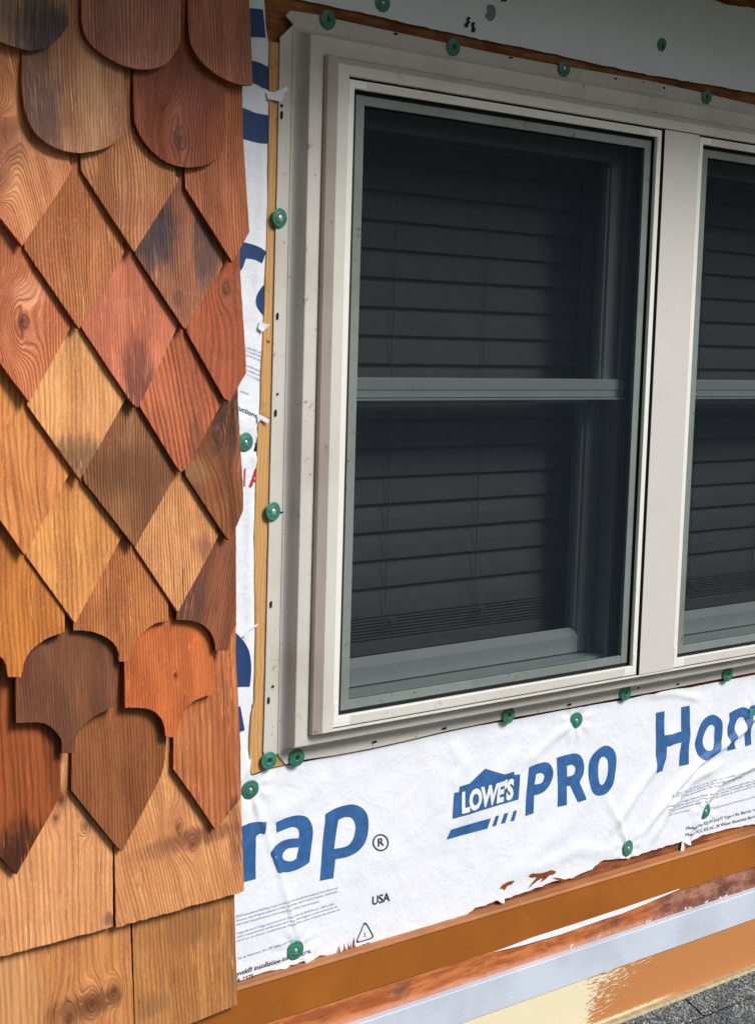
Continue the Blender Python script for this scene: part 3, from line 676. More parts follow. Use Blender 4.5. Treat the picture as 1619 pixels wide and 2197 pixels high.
for x0, x1 in ((U0, U1), (V0, V1)):
    # bright stop round the screen, with corner keys
    frame_loops([(x0 - .0105, x1 + .0105, ZB0 - .0152, ZT0 + .0115, .030), (x0 - .0105, x1 + .0105, ZB0 - .0152, ZT0 + .0115, .0470), (x0 - .0100, x1 + .0100, ZB0 - .0147, ZT0 + .0110, .0476), (x0 - .0006, x1 + .0006, ZB0 - .0006, ZT0 + .0006, .0476), (x0, x1, ZB0, ZT0, .0470), (x0, x1, ZB0, ZT0, .0415)], M_vinw, 'screen_stop')
    frame_loops([(x0, x1, ZB0, ZT0, .0414), (x0 + .0005, x1 - .0005, ZB0 + .0005, ZT0 - .0005, .012)], M_dark, 'screen_gasket')
    for z_a, z_b in ((ZB0 - .0140, ZB0 - .0016), (ZT0 + .0016, ZT0 + .0100)):
        bm = bmesh.new(); box(bm, x0 + .021, x1 - .021, .0470, .0480, z_a, z_b, .0003); obj('stop_insert', bm, M_vinf, win)
    bm = bmesh.new()
    for sx, xx in ((1, x0), (-1, x1)):
        for zz, sz in ((ZB0, 1), (ZT0, -1)):
            bm = bmesh.new()
            a, b = sorted((xx - sx * .0095, xx - sx * .0008)); z_a, z_b = sorted((zz - sz * .011, zz + sz * .020))
            box(bm, a, b, .0470, .0482, z_a, z_b, .0003)
            a, b = sorted((xx - sx * .0008, xx + sx * .020)); z_a, z_b = sorted((zz - sz * .011, zz - sz * .0010))
            box(bm, a, b, .0470, .0482, z_a, z_b, .0003)
            obj('corner_key', bm, M_vinw, win)
    sc_ = rectframe(x0 + .0106, x1 - .0034, ZB0 + .0046, ZT0 - .0056, .0150, .0150, .0135, .0130, .030, .0380, M_sf, 'screen_frame', win)
    bm = bmesh.new()
    v = [bm.verts.new((x, -.0335, z)) for x, z in ((x0 + .022, ZB0 + .016), (x1 - .017, ZB0 + .016), (x1 - .017, ZT0 - .017), (x0 + .022, ZT0 - .017))]; bm.faces.new(v)
    obj('screen_mesh', bm, M_screen, sc_)
    # black gasket right behind the gap
    rectframe(x0 + .0002, x1 - .0002, ZB0 + .0002, ZT0 - .0002, .0102, .0030, .0042, .0052, .012, .0374, M_dark, 'screen_gasket', win, 0)
    # jamb tracks
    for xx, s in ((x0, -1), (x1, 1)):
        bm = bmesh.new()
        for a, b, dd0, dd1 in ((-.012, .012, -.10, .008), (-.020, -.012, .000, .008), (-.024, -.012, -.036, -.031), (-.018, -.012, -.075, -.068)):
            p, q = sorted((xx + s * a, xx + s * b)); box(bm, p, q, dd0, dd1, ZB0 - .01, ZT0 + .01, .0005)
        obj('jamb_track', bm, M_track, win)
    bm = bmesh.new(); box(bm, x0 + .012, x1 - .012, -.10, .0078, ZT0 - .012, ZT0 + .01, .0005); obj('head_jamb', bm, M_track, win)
    # sloping sill in steps
    bm = bmesh.new(); box(bm, x0 + .012, x1 - .012, -.10, .010, ZB0 - .012, ZB0 + .004, .0005); box(bm, x0 + .012, x1 - .012, -.10, -.004, ZB0 + .0041, ZB0 + .012, .0005)
    obj('sill', bm, M_sash, win)
    # upper sash (outer track)
    M_stile_shade = M_st_shade
    us = empty('upper_sash', (x0, 0, 4.42)); us.parent = win; us.matrix_parent_inverse = Matrix.Translation(-win.location)
    def part(name, bm, mat, par): return obj(name, bm, mat, par)
    ux0, ux1 = x0 + .010, x1 - .0125
    zr0, zr1 = 4.4145, 4.4430
    bm = bmesh.new(); box(bm, ux0, ux0 + .036, -.026, -.003, zr0, ZT0 - .014, .001); obj('stile', bm, M_stile_shade, us).matrix_parent_inverse = Matrix.Translation(-us.location - win.location * 0)
    bm = bmesh.new(); box(bm, ux1 - .036, ux1, -.026, -.003, zr0, ZT0 - .014, .001); box(bm, ux1 - .041, ux1 - .036, -.024, -.008, zr1, ZT0 - .05, .0005); obj('stile', bm, M_stile_shade, us)
    bm = bmesh.new(); box(bm, ux0 + .036, ux1 - .036, -.026, -.006, ZT0 - .040, ZT0 - .014, .001); obj('top_rail', bm, M_stile_shade, us)
    bm = bmesh.new(); box(bm, ux0 - .002, ux1 + .002, -.028, .010, zr0 + .011, zr1, .0012); box(bm, ux0 - .002, ux1 + .002, -.028, .0085, zr0, zr0 + .0108, .0012)
    box(bm, ux0 - .002, ux1 + .002, -.026, .0135, zr0 - .0045, zr0 - .0012, .0006); obj('meeting_rail', bm, M_sash, us)
    bm = bmesh.new(); box(bm, ux0 + .035, ux1 - .035, -.0165, -.0135, zr1 - .002, ZT0 - .039); obj('glass_pane', bm, M_glass, us)
    # lower sash (inner track)
    ls = empty('lower_sash', (x0, 0, 4.0)); ls.parent = win; ls.matrix_parent_inverse = Matrix.Translation(-win.location)
    lx0, lx1 = x0 + .013, x1 - .0130
    d0, d1 = -.062, -.036
    bm = bmesh.new(); box(bm, lx0, lx0 + .034, d0, d1, 3.978, 4.44, .001); obj('stile', bm, M_stile_shade, ls)
    bm = bmesh.new(); box(bm, lx1 - .034, lx1, d0, d1, 3.978, 4.44, .001); box(bm, lx1 - .040, lx1 - .034, d0, d1 - .006, 4.02, 4.40, .0005); obj('stile', bm, M_stile_shade, ls)
    bm = bmesh.new(); box(bm, lx0 + .034, lx1 - .034, d0, d1, 4.402, 4.44, .001); obj('top_rail', bm, M_sash, ls)
    bm = bmesh.new(); box(bm, lx0 + .034, lx1 - .034, d0, d1 + .0004, 3.978, 4.005, .001)
    vs = [bm.verts.new(p) for p in ((lx0 + .034, -d1 - .0004, 4.0052), (lx1 - .034, -d1 - .0004, 4.0052), (lx1 - .034, -d1 + .012, 4.019), (lx0 + .034, -d1 + .012, 4.019))]; bm.faces.new(vs)
    obj('bottom_rail', bm, M_sash, ls)
    bm = bmesh.new(); box(bm, lx0 + .033, lx1 - .033, -.052, -.049, 4.004, 4.405); obj('glass_pane', bm, M_glass, ls)

# dark nail slots punched in the flange
M_slot = plain('nail_slot', (.012, .010, .010), .9)
bm = bmesh.new()
def slot(px, py, w_, h_):
    bm = bmesh.new()
    x, z = W(px, py, .0112); n = 10
    vs = [bm.verts.new((x + w_ * math.copysign(abs(math.cos(a)) ** .7, math.cos(a)), -.0117, z + h_ * math.copysign(abs(math.sin(a)) ** .7, math.sin(a)))) for a in [2 * math.pi * i / n for i in range(n)]]
    f = bm.faces.new(vs); f.normal_update()
    if f.normal.y > 0: f.normal_flip()
    obj('nail_slot', bm, M_slot, win)
for p in ((604, 226, .0022, .002), (604, 246, .002, .0055), (595, 678, .002, .005), (595, 845, .0017, .0017), (591, 886, .002, .005), (604, 1099, .003, .001), (581, 1297, .002, .005), (585, 1473, .002, .002), (576, 1503, .002, .005)): slot(*p)
for p in ((803, 1592, .005, .0018), (953, 1563, .005, .0018), (1221, 1512, .005, .0018), (1369, 1476, .003, .0016), (1454, 1468, .004, .0016)): slot(*p)
for p in ((848, 72, .004, .0017), (1095, 123, .005, .0014), (1320, 168, .004, .0014), (1424, 188, .003, .0018)): slot(*p)

# ------------------------------------------------------------------ blinds behind the glass
M_slat = plain('blind_slat_white', (.66, .62, .58), .5, vary=.05)
M_cord = plain('blind_cord', (.55, .55, .50), .8)
def blind(x0, x1, label):
    b = empty('window_blind', (x0, .11, 4.8)); tag(b, label, 'blind', 'blinds behind the window sashes')
    bm = bmesh.new(); box(bm, x0, x1, -.145, -.10, 4.80, 4.85, .001); obj('headrail', bm, M_slat, b)
    P = .0437; k = 0; z = 4.0715
    while z < 4.79:
        bm = bmesh.new(); seg = 5; prof = []
        for i in range(seg + 1):
            t = i / seg; prof.append((-.104 - .012 * t - .0035 * math.sin(math.pi * t) * -1, z - .003 + (P + .004) * t))
        j = random.uniform(-.0007, .0007); tl = random.uniform(-.0012, .0012)
        A = [bm.verts.new((x0, -d, zz + j)) for d, zz in prof]; B = [bm.verts.new((x1, -d, zz + j + tl)) for d, zz in prof]
        for i in range(seg): bm.faces.new((A[i], B[i], B[i + 1], A[i + 1]))
        r = bmesh.ops.extrude_face_region(bm, geom=bm.faces[:])
        bmesh.ops.translate(bm, vec=(0, .0025, 0), verts=[v for v in r['geom'] if isinstance(v, bmesh.types.BMVert)])
        bmesh.ops.recalc_face_normals(bm, faces=bm.faces[:])
        obj('slat', bm, M_slat, b); z += P
    for i in range(8):
        bm = bmesh.new(); z = 4.030 + i * .0050; box(bm, x0, x1, -.150, -.102, z, z + .0026, .0005); obj('slat', bm, M_slat, b)
    bm = bmesh.new(); box(bm, x0, x1, -.150, -.100, 4.006, 4.0275, .001); obj('bottom_rail', bm, M_slat, b)
    for fx in (.30, .62):
        bm = bmesh.new(); X = x0 + (x1 - x0) * fx; pts = [Vector((X + .0008 * math.sin(i * .9 + fx * 9), .0985, 4.80 - i * .02)) for i in range(37)]
        pts += [Vector((X + .008 + .012 * math.cos(a) * (1 + .3 * math.sin(a * 3)), .096, 4.052 + .010 * math.sin(a * 1.3))) for a in [i * .45 for i in range(30)]]
        tube(bm, pts, .0009); obj('cord', bm, M_cord, b, smooth=True)
def tube(bm, pts, r, n=6):
    rings = []
    for i, p in enumerate(pts):
        t = (pts[min(i + 1, len(pts) - 1)] - pts[max(i - 1, 0)]).normalized()
        a = t.orthogonal().normalized() if abs(t.y) > .9 else t.cross(Vector((0, 1, 0))).normalized(); b = t.cross(a)
        rings.append([bm.verts.new(p + (a * math.cos(k * 2 * math.pi / n) + b * math.sin(k * 2 * math.pi / n)) * r) for k in range(n)])
    for A, B in zip(rings, rings[1:]):
        for k in range(n): bm.faces.new((A[k], A[(k + 1) % n], B[(k + 1) % n], B[k]))
blind(1.345, 1.946, 'closed horizontal blind behind the full left sash pair')
blind(2.088, 2.690, 'closed horizontal blind behind the right sash pair cut by the frame edge')

# ------------------------------------------------------------------ cap nails
M_cap = NT('green_plastic')
f = M_cap.noise(M_cap.co, 120, 3)
oi = M_cap.n('ShaderNodeObjectInfo').outputs['Random']
cc_ = M_cap.mix(M_cap.ramp(f, .3, .7), (.018, .155, .105), (.045, .25, .175))
cc_ = M_cap.mix(M_cap.math('MULTIPLY', oi, .5), cc_, (.035, .13, .075))
cc_ = M_cap.mix(M_cap.math('MULTIPLY', M_cap.ramp(M_cap.noise(M_cap.co, 700, 3, .7), .55, .7), .35), cc_, (.25, .42, .36))
M_cap = M_cap.done(cc_, .42, M_cap.bump(f, .0006, .5), .5)
M_head = plain('nail_head_steel', (.62, .64, .66), .35, .6); M_hole = plain('nail_hole_dark', (.02, .03, .03), .7)
def lathe(prof, n=28):
    bm = bmesh.new(); R = []
    for r, h in prof:
        if r < 1e-6: R.append([bm.verts.new((0, -h, 0))] * n)
        else: R.append([bm.verts.new((r * math.cos(2 * math.pi * k / n), -h, r * math.sin(2 * math.pi * k / n))) for k in range(n)])
    for A, B in zip(R, R[1:]):
        for k in range(n):
            q = []
            for v in (A[k], A[(k + 1) % n], B[(k + 1) % n], B[k]):
                if v not in q: q.append(v)
            if len(q) > 2: bm.faces.new(q)
    bmesh.ops.recalc_face_normals(bm, faces=bm.faces[:]); return bm
caps = [(820, 5, 1, .006, 'dark green cap nail at the very top edge of the photo on the upper wrap', 1),
 (703, 41, 1.02, .0125, 'dark green cap nail on the top flange nearest the notched corner', 0),
 (972, 100, 1, .0125, 'green cap nail on the top flange, second from the notched corner', 0),
 (1209, 146, 1, .0125, 'green cap nail with a shiny head, third along the top flange', 1),
 (1419, 98, 1, .006, 'lone dark green cap nail in the middle of the upper grey wrap', 0),
 (1515, 207, .95, .0125, 'dim green cap nail over the stained wood above the right sash', 0),
 (599, 467, 1.02, .0125, 'bright green cap nail with white head, upper one on the left flange', 2),
 (526, 948, 1, .006, 'green cap nail on the narrow wrap strip half hidden by a cedar shingle', 1),
 (585, 1097, 1.02, .0125, 'pale green cap nail with white head, lower one midway down the left flange', 2),
 (576, 1632, 1.0, .0125, 'green cap nail with dark hole at the foot of the pine strip', 0),
 (636, 1626, 1.0, .0125, 'green cap nail with dark hole just right of the flange bottom corner', 0),
 (536, 1694, 1.08, .006, 'dark green cap nail on the wrap above the letter r beside the shingles', 1),
 (633, 2039, 1.12, .006, 'green cap nail covering the word instructions near the torn wrap bottom', 1),
 (1090, 1535, 1.05, .0125, 'green cap nail on the bottom flange above the house emblem', 0),
 (1235, 1545, 1.05, .006, 'green cap nail on white wrap between window and the word PRO', 1),
 (1341, 1487, 1.05, .0125, 'green cap nail on the bottom flange below the mullion', 0),
 (1346, 1819.5, 1.1, .006, 'green cap nail near the ragged lower wrap edge under the wide folds', 1),
 (1512, 1740, 1.1, .006, 'green cap nail beside the small grey printed paragraphs', 1),
 (1560, 1447, 1.05, .0125, 'green cap nail on the bottom flange under the right sash', 0),
 (1614, 1537, 1.05, .007, 'pale green cap nail on the letter m at the right edge of the photo', 1)]
cap_me = None
for px, py, s, d, lab, hd in caps:
    x, z = W(px, py, d)
    e = empty('cap_nail', (x, -d, z)); tag(e, lab, 'cap nail', 'green plastic cap nails')
    if cap_me is None:
        o = obj('cap', lathe([(0, 0), (.0125, 0), (.0130, .0006), (.0127, .0013), (.0112, .0017), (.0098, .0014), (.0085, .0018), (.0066, .0024), (.0045, .0028), (.0037, .0024), (.0036, .0012), (0, .0012)]), M_cap, smooth=True); cap_me = o.data
        h = obj('nail_head', lathe([(.0028, .0010), (.0028, .0024), (.0022, .0029), (0, .0031)], 16), M_head, smooth=True); head_me = h.data
        h2 = obj('nail_head', lathe([(.0030, .0013), (0, .0014)], 16), M_hole); hole_me = h2.data
        bpy.data.objects.remove(o); bpy.data.objects.remove(h); bpy.data.objects.remove(h2)
    for me, nm in ((cap_me, 'cap'), (head_me if hd else hole_me, 'nail_head')):
        o = bpy.data.objects.new(nm, me); C.objects.link(o); o.parent = e
        o.scale = (s, s, s) if nm == 'cap' or hd < 2 else (1.4, 1.15, 1.4)
    e.rotation_euler = (random.uniform(-.10, .05), random.uniform(0, 6), random.uniform(-.10, .10))

# ------------------------------------------------------------------ cedar shingles
DB, TH, STEP = .0345, .0088, .0092
def side_edge(): pass
DARK = (.035, .022, .018)
# name-row, px outline of the exposed bottom (left side -> right side), colour (as seen, sRGB), light share at that height, options, label
SH = []
def sh(pts, col, k, label, **kw): SH.append((pts, col, k, label, kw))
K1 = 1
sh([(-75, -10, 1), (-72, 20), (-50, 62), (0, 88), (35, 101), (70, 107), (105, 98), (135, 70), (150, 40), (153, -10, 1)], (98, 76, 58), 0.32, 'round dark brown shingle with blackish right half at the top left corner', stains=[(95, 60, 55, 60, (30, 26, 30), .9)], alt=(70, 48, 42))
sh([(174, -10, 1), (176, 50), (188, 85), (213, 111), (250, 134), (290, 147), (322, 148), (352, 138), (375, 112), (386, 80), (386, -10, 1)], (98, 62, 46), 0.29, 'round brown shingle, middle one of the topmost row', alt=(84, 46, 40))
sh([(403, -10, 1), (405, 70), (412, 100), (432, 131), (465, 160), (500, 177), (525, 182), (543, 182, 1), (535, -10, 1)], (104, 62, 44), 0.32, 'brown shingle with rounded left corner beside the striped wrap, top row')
sh([(46, 110, 1), (46, 190), (55, 245), (75, 285), (110, 313), (150, 326), (182, 327), (217, 320), (247, 305), (266, 283), (268, 265, 1), (265, 110, 1)], (158, 112, 78), .70, 'round tan shingle with purplish streaks on its left side', stains=[(90, 210, 45, 110, (92, 64, 62), .85), (205, 180, 22, 140, (185, 140, 100), .5)], alt=(130, 75, 55), contrast=.6)
sh([(284, 120, 1), (287, 240), (292, 270), (310, 305), (345, 340), (385, 357), (420, 358), (450, 350), (475, 328), (485, 290), (482, 120, 1)], (128, 60, 38), .72, 'round red brown shingle with a dark swirling knot near its tip', knots=[(388, 300, 60, 17, .85)], alt=(100, 42, 28), warp=.012)
sh([(-60, 300, 1), (-55, 385), (48, 528, 1), (147, 378), (149, 345, 1), (149, 100, 1)], (205, 128, 84), .80, 'orange pointed shingle with rough reddish burl and dark knot at left edge', tall=.30, knots=[(2, 376, 34, 12, .95), (22, 285, 38, 16, .45)], stains=[(20, 300, 45, 45, (140, 70, 45), .7)], slant=.25, contrast=.6, pitch=.0036, alt=(190, 100, 65))
sh([(170, 300, 1), (174, 365, 1), (288, 541, 1), (374, 400), (376, 375, 1), (374, 300, 1)], (170, 112, 70), .80, 'tan diamond shingle below the two round ones, scratched across its middle', stains=[(290, 450, 70, 25, (150, 85, 60), .5)], warp=.01)
sh([(395, 330, 1), (397, 402, 1), (498, 563, 1), (534, 497, 1), (519, 140, 1), (420, 140, 1)], (150, 84, 52), .75, 'brown shingle with cut right edge under the top right round shingle', streak=.5)
sh([(47, 470, 1), (52, 533, 1), (170, 706, 1), (262, 550), (264, 530, 1), (264, 470, 1)], (178, 112, 66), 0.85, 'plain tan brown diamond shingle left of the blue grey streaked one', alt=(165, 88, 50))
sh([(287, 480, 1), (290, 545, 1), (397, 707, 1), (474, 580), (477, 560, 1), (475, 480, 1)], (158, 100, 72), 1.02, 'diamond shingle with blue grey weathered upper half', stains=[(335, 490, 55, 75, (62, 54, 62), .95), (450, 520, 26, 80, (72, 58, 58), .8), (385, 640, 12, 18, (80, 45, 35), .5)], streak=.7)
sh([(-45, 640, 1), (-45, 720, 1), (62, 863, 1), (146, 712), (148, 690, 1), (148, 470, 1)], (205, 118, 78), 1.07, 'salmon shingle with a dark oval knot at the left edge', tall=.30, knots=[(55, 692, 50, 13, .95)], alt=(190, 92, 58), contrast=.65, pitch=.0038, stains=[(75, 625, 40, 20, (225, 150, 115), .5)])
sh([(172, 640, 1), (175, 704, 1), (280, 860), (293, 868), (303, 862), (374, 712), (377, 690, 1), (376, 640, 1)], (188, 105, 78), 0.96, 'smooth pinkish diamond shingle with purple stain toward its point', stains=[(300, 820, 32, 90, (112, 55, 52), .8)], contrast=.25, alt=(175, 88, 66))
sh([(398, 640, 1), (401, 712, 1), (482, 856, 1), (493, 862, 1), (528, 800, 1), (528, 780, 1), (514, 480, 1), (470, 480, 1)], (165, 78, 48), 1.07, 'red shingle with wavy grain and cut right edge beside the wrap', knots=[(497, 620, 34, 9, .7)], pitch=.009, contrast=.7, warp=.01, alt=(150, 62, 36))
sh([(56, 800, 1), (59, 870, 1), (165, 1020), (173, 1027, 1), (261, 870), (263, 852, 1), (263, 800, 1)], (222, 158, 98), 1.13, 'pale yellow diamond shingle with dark grey point', stains=[(172, 985, 62, 42, (125, 88, 62), .85)], pitch=.0065, contrast=.55, alt=(215, 140, 85), streak=.15)
sh([(297, 800, 1), (300, 872, 1), (378, 1000), (392, 1012, 1), (404, 1000, 1), (475, 866), (478, 850, 1), (476, 800, 1)], (182, 96, 66), 1.02, 'reddish pink diamond shingle with dark streak down to its point', stains=[(425, 950, 16, 75, (105, 58, 45), .6)], pitch=.008, slant=.15, alt=(165, 80, 52))
sh([(-60, 960, 1), (-60, 1030, 1), (53, 1192, 1), (144, 1024), (146, 1005, 1), (146, 800, 1)], (212, 136, 74), 1.13, 'golden orange shingle with strong vertical stripes cut by the left edge', tall=.30, pitch=.0085, contrast=.75, alt=(200, 112, 55), warp=.01)
sh([(174, 940, 1), (177, 1030, 1), (289, 1174, 1), (370, 1030), (373, 1012, 1), (373, 860, 1)], (150, 100, 62), 1.13, 'brown diamond shingle with a straight dark band across its upper part', stains=[(290, 1010, 95, 45, (112, 70, 45), .7), (340, 1080, 40, 70, (115, 72, 48), .6)], streak=.4)
sh([(393, 960, 1), (398, 1020, 1), (486, 1153, 1), (493, 1159, 1), (506, 1135, 1), (523, 1095, 1), (523, 1060, 1), (511, 790, 1), (450, 790, 1)], (150, 88, 52), 1.13, 'dark brown shingle with bold flame grain beside the wrap', pitch=.013, contrast=.95, warp=.022, stains=[(500, 900, 40, 70, (58, 32, 24), .85), (430, 1010, 30, 25, (165, 125, 75), .5)], knots=[(478, 930, 55, 5, .3)], alt=(105, 55, 32))
sh([(54, 1130, 1), (57, 1194, 1), (161, 1338, 1), (254, 1165), (256, 1145, 1), (254, 1130, 1)], (215, 146, 80), 1.02, 'golden diamond shingle above the dark ornate shingle', pitch=.007, contrast=.6, alt=(200, 122, 62))
sh([(287, 1110, 1), (290, 1175, 1), (382, 1314, 1), (464, 1160), (465, 1142, 1), (462, 1110, 1)], (210, 146, 94), 1.02, 'light tan diamond shingle with a reddish patch at its right corner', stains=[(445, 1175, 25, 25, (150, 85, 60), .8)], alt=(200, 130, 78))
sh([(-90, 1350, 1), (-80, 1388), (-30, 1394), (0, 1409), (11, 1424), (14, 1442), (17, 1453, 1), (45, 1453, 1), (48, 1438), (52, 1418), (63, 1399), (82, 1382), (107, 1367), (138, 1356, 1), (138, 1250, 1), (60, 1150, 1)], (200, 122, 52), 1.13, 'golden brown scalloped shingle with square tip at the left edge', tall=.30, pitch=.0065, contrast=.6, alt=(180, 95, 40))
sh([(158, 1300, 1), (158, 1353, 1), (181, 1354), (206, 1358), (229, 1369), (247, 1385), (254, 1401), (255, 1420, 1), (276, 1420, 1), (282, 1400), (293, 1376), (311, 1354), (333, 1339), (362, 1332, 1), (361, 1290, 1), (360, 1160, 1)], (190, 116, 64), 1.13, 'light brown scalloped shingle with square tip between the two lowest diamonds', alt=(175, 98, 55), streak=.2)
sh([(378, 1290, 1), (378, 1330, 1), (408, 1332), (434, 1341), (452, 1358), (460, 1378), (462, 1396, 1), (489, 1396, 1), (494, 1368), (507, 1340, 1), (506, 1110, 1), (450, 1110, 1)], (142, 80, 52), 1.13, 'dark brown scalloped shingle with cut right edge beside the wrap', stains=[(405, 1290, 45, 60, (92, 58, 50), .8)], slant=-.3, alt=(120, 62, 42))
sh([(32, 1440, 1), (34, 1552, 1), (60, 1551), (85, 1551), (106, 1558), (122, 1573), (131, 1589), (132, 1616, 1), (159, 1616, 1), (161, 1592), (168, 1573), (182, 1554), (201, 1539), (220, 1528), (248, 1515, 1), (247, 1430, 1), (246, 1340, 1)], (118, 72, 46), 1.11, 'dark brown scalloped shingle with pale vertical seam and square tip', stains=[(110, 1372, 18, 14, (35, 22, 18), .95)], contrast=.2, alt=(98, 55, 40), streak=.5)
sh([(266, 1420, 1), (267, 1519, 1), (290, 1519), (315, 1521), (334, 1530), (348, 1546), (353, 1565), (355, 1581, 1), (372, 1583, 1), (378, 1577, 1), (384, 1555), (393, 1530), (411, 1509), (432, 1497), (460, 1488, 1), (457, 1420, 1), (452, 1330, 1)], (196, 98, 54), 1.13, 'bright orange scalloped shingle with a tiny round knot', knots=[(383, 1452, 14, 5, .95)], contrast=.35, pitch=.0045, alt=(180, 82, 42), streak=.2)
sh([(-60, 1640, 1), (-60, 1755, 1), (0, 1838), (30, 1872), (36, 1878, 1), (74, 1808, 1), (122, 1722), (130, 1698), (129, 1620, 1), (127, 1440, 1)], (150, 70, 32), 1.13, 'long dark red pointed shingle at the left edge, lowest of the pointed ones', tall=.30, pitch=.009, contrast=.75, stains=[(50, 1835, 80, 60, (66, 24, 15), .95), (125, 1620, 18, 90, (120, 45, 22), .7)], alt=(175, 85, 40), streak=.6)
sh([(154, 1560, 1), (154, 1697, 1), (237, 1801), (261, 1828, 1), (268, 1817, 1), (333, 1690), (350, 1648), (356, 1590), (358, 1490, 1)], (146, 86, 48), 1.13, 'long brown pointed shingle between the red one and the reddish right one', tall=.33, alt=(125, 66, 34), pitch=.0048, contrast=.6)
sh([(371, 1590, 1), (371, 1650, 1), (407, 1700), (461, 1780, 1), (473, 1766, 1), (516, 1712, 1), (515, 1600, 1), (506, 1320, 1), (420, 1320, 1)], (188, 112, 66), 1.13, 'long pointed shingle with reddish striped right half beside the wrap', tall=.33, pitch=.009, contrast=.75, stains=[(490, 1620, 26, 170, (160, 78, 46), .6), (510, 1745, 22, 30, (90, 55, 45), .8)], alt=(175, 92, 52))
rb = lambda a, b, n: [(a[0] + (b[0] - a[0]) * i / n, a[1] + (b[1] - a[1]) * i / n + random.uniform(-1.6, 1.6), 1) for i in range(n + 1)]
sh([(-80, 1900, 1)] + rb((-80, 2076), (243, 1990), 26) + [(242, 1830, 1), (240, 1640, 1)], (222, 156, 100), 1.12, 'wide square peach coloured shingle with twin knots near its top', tall=.33, knots=[(133, 1762, 24, 7, .9), (196, 1778, 20, 6, .8), (145, 1722, 16, 13, 1.0)], pitch=.008, contrast=.5, alt=(222, 145, 98), stains=[(235, 1975, 12, 14, (120, 90, 66), .8), (120, 2035, 130, 6, (190, 110, 70), .5)], streak=.2)
sh([(245, 1830, 1)] + rb((248, 1991), (524, 1913), 22) + [(521, 1850, 1), (516, 1700, 1), (400, 1640, 1)], (208, 144, 90), 1.12, 'wide square tan shingle with a dark slanting knot scar', tall=.33, knots=[(392, 1782, 40, 9, .8), (420, 1818, 30, 8, .6)], stains=[(430, 1800, 90, 20, (130, 70, 48), .85), (345, 1830, 60, 16, (170, 105, 72), .6), (512, 1790, 14, 80, (140, 75, 55), .7)], slant=.2, pitch=.0055, contrast=.45, alt=(210, 130, 82))
sh([(-90, 2100, 1), (-90, 2310, 1), (288, 2215, 1), (279, 1990, 1), (278, 1900, 1)], (200, 134, 76), 1.15, 'wide square honey coloured shingle at the bottom left corner with knots', tall=.33, knots=[(250, 2130, 22, 9, .75), (200, 2158, 40, 12, .6), (150, 2195, 46, 9, .7)], stains=[(180, 2165, 75, 26, (105, 55, 35), .8), (30, 2140, 66, 130, (222, 160, 105), .7)], pitch=.009, contrast=.5, alt=(205, 130, 78), streak=.35)
sh([(283, 1980, 1), (290, 2231, 1), (408, 2198, 1), (510, 2156, 1), (505, 2050, 1), (501, 1900, 1)], (180, 122, 68), 1.12, 'lowest square tan shingle whose corner overlaps the brown trim board', tall=.33, stains=[(420, 2000, 70, 40, (150, 98, 56), .6), (330, 2160, 40, 24, (150, 100, 66), .6), (500, 2080, 14, 90, (150, 105, 66), .5)], pitch=.0065, contrast=.5, alt=(175, 112, 60), streak=.3)
nx = 0
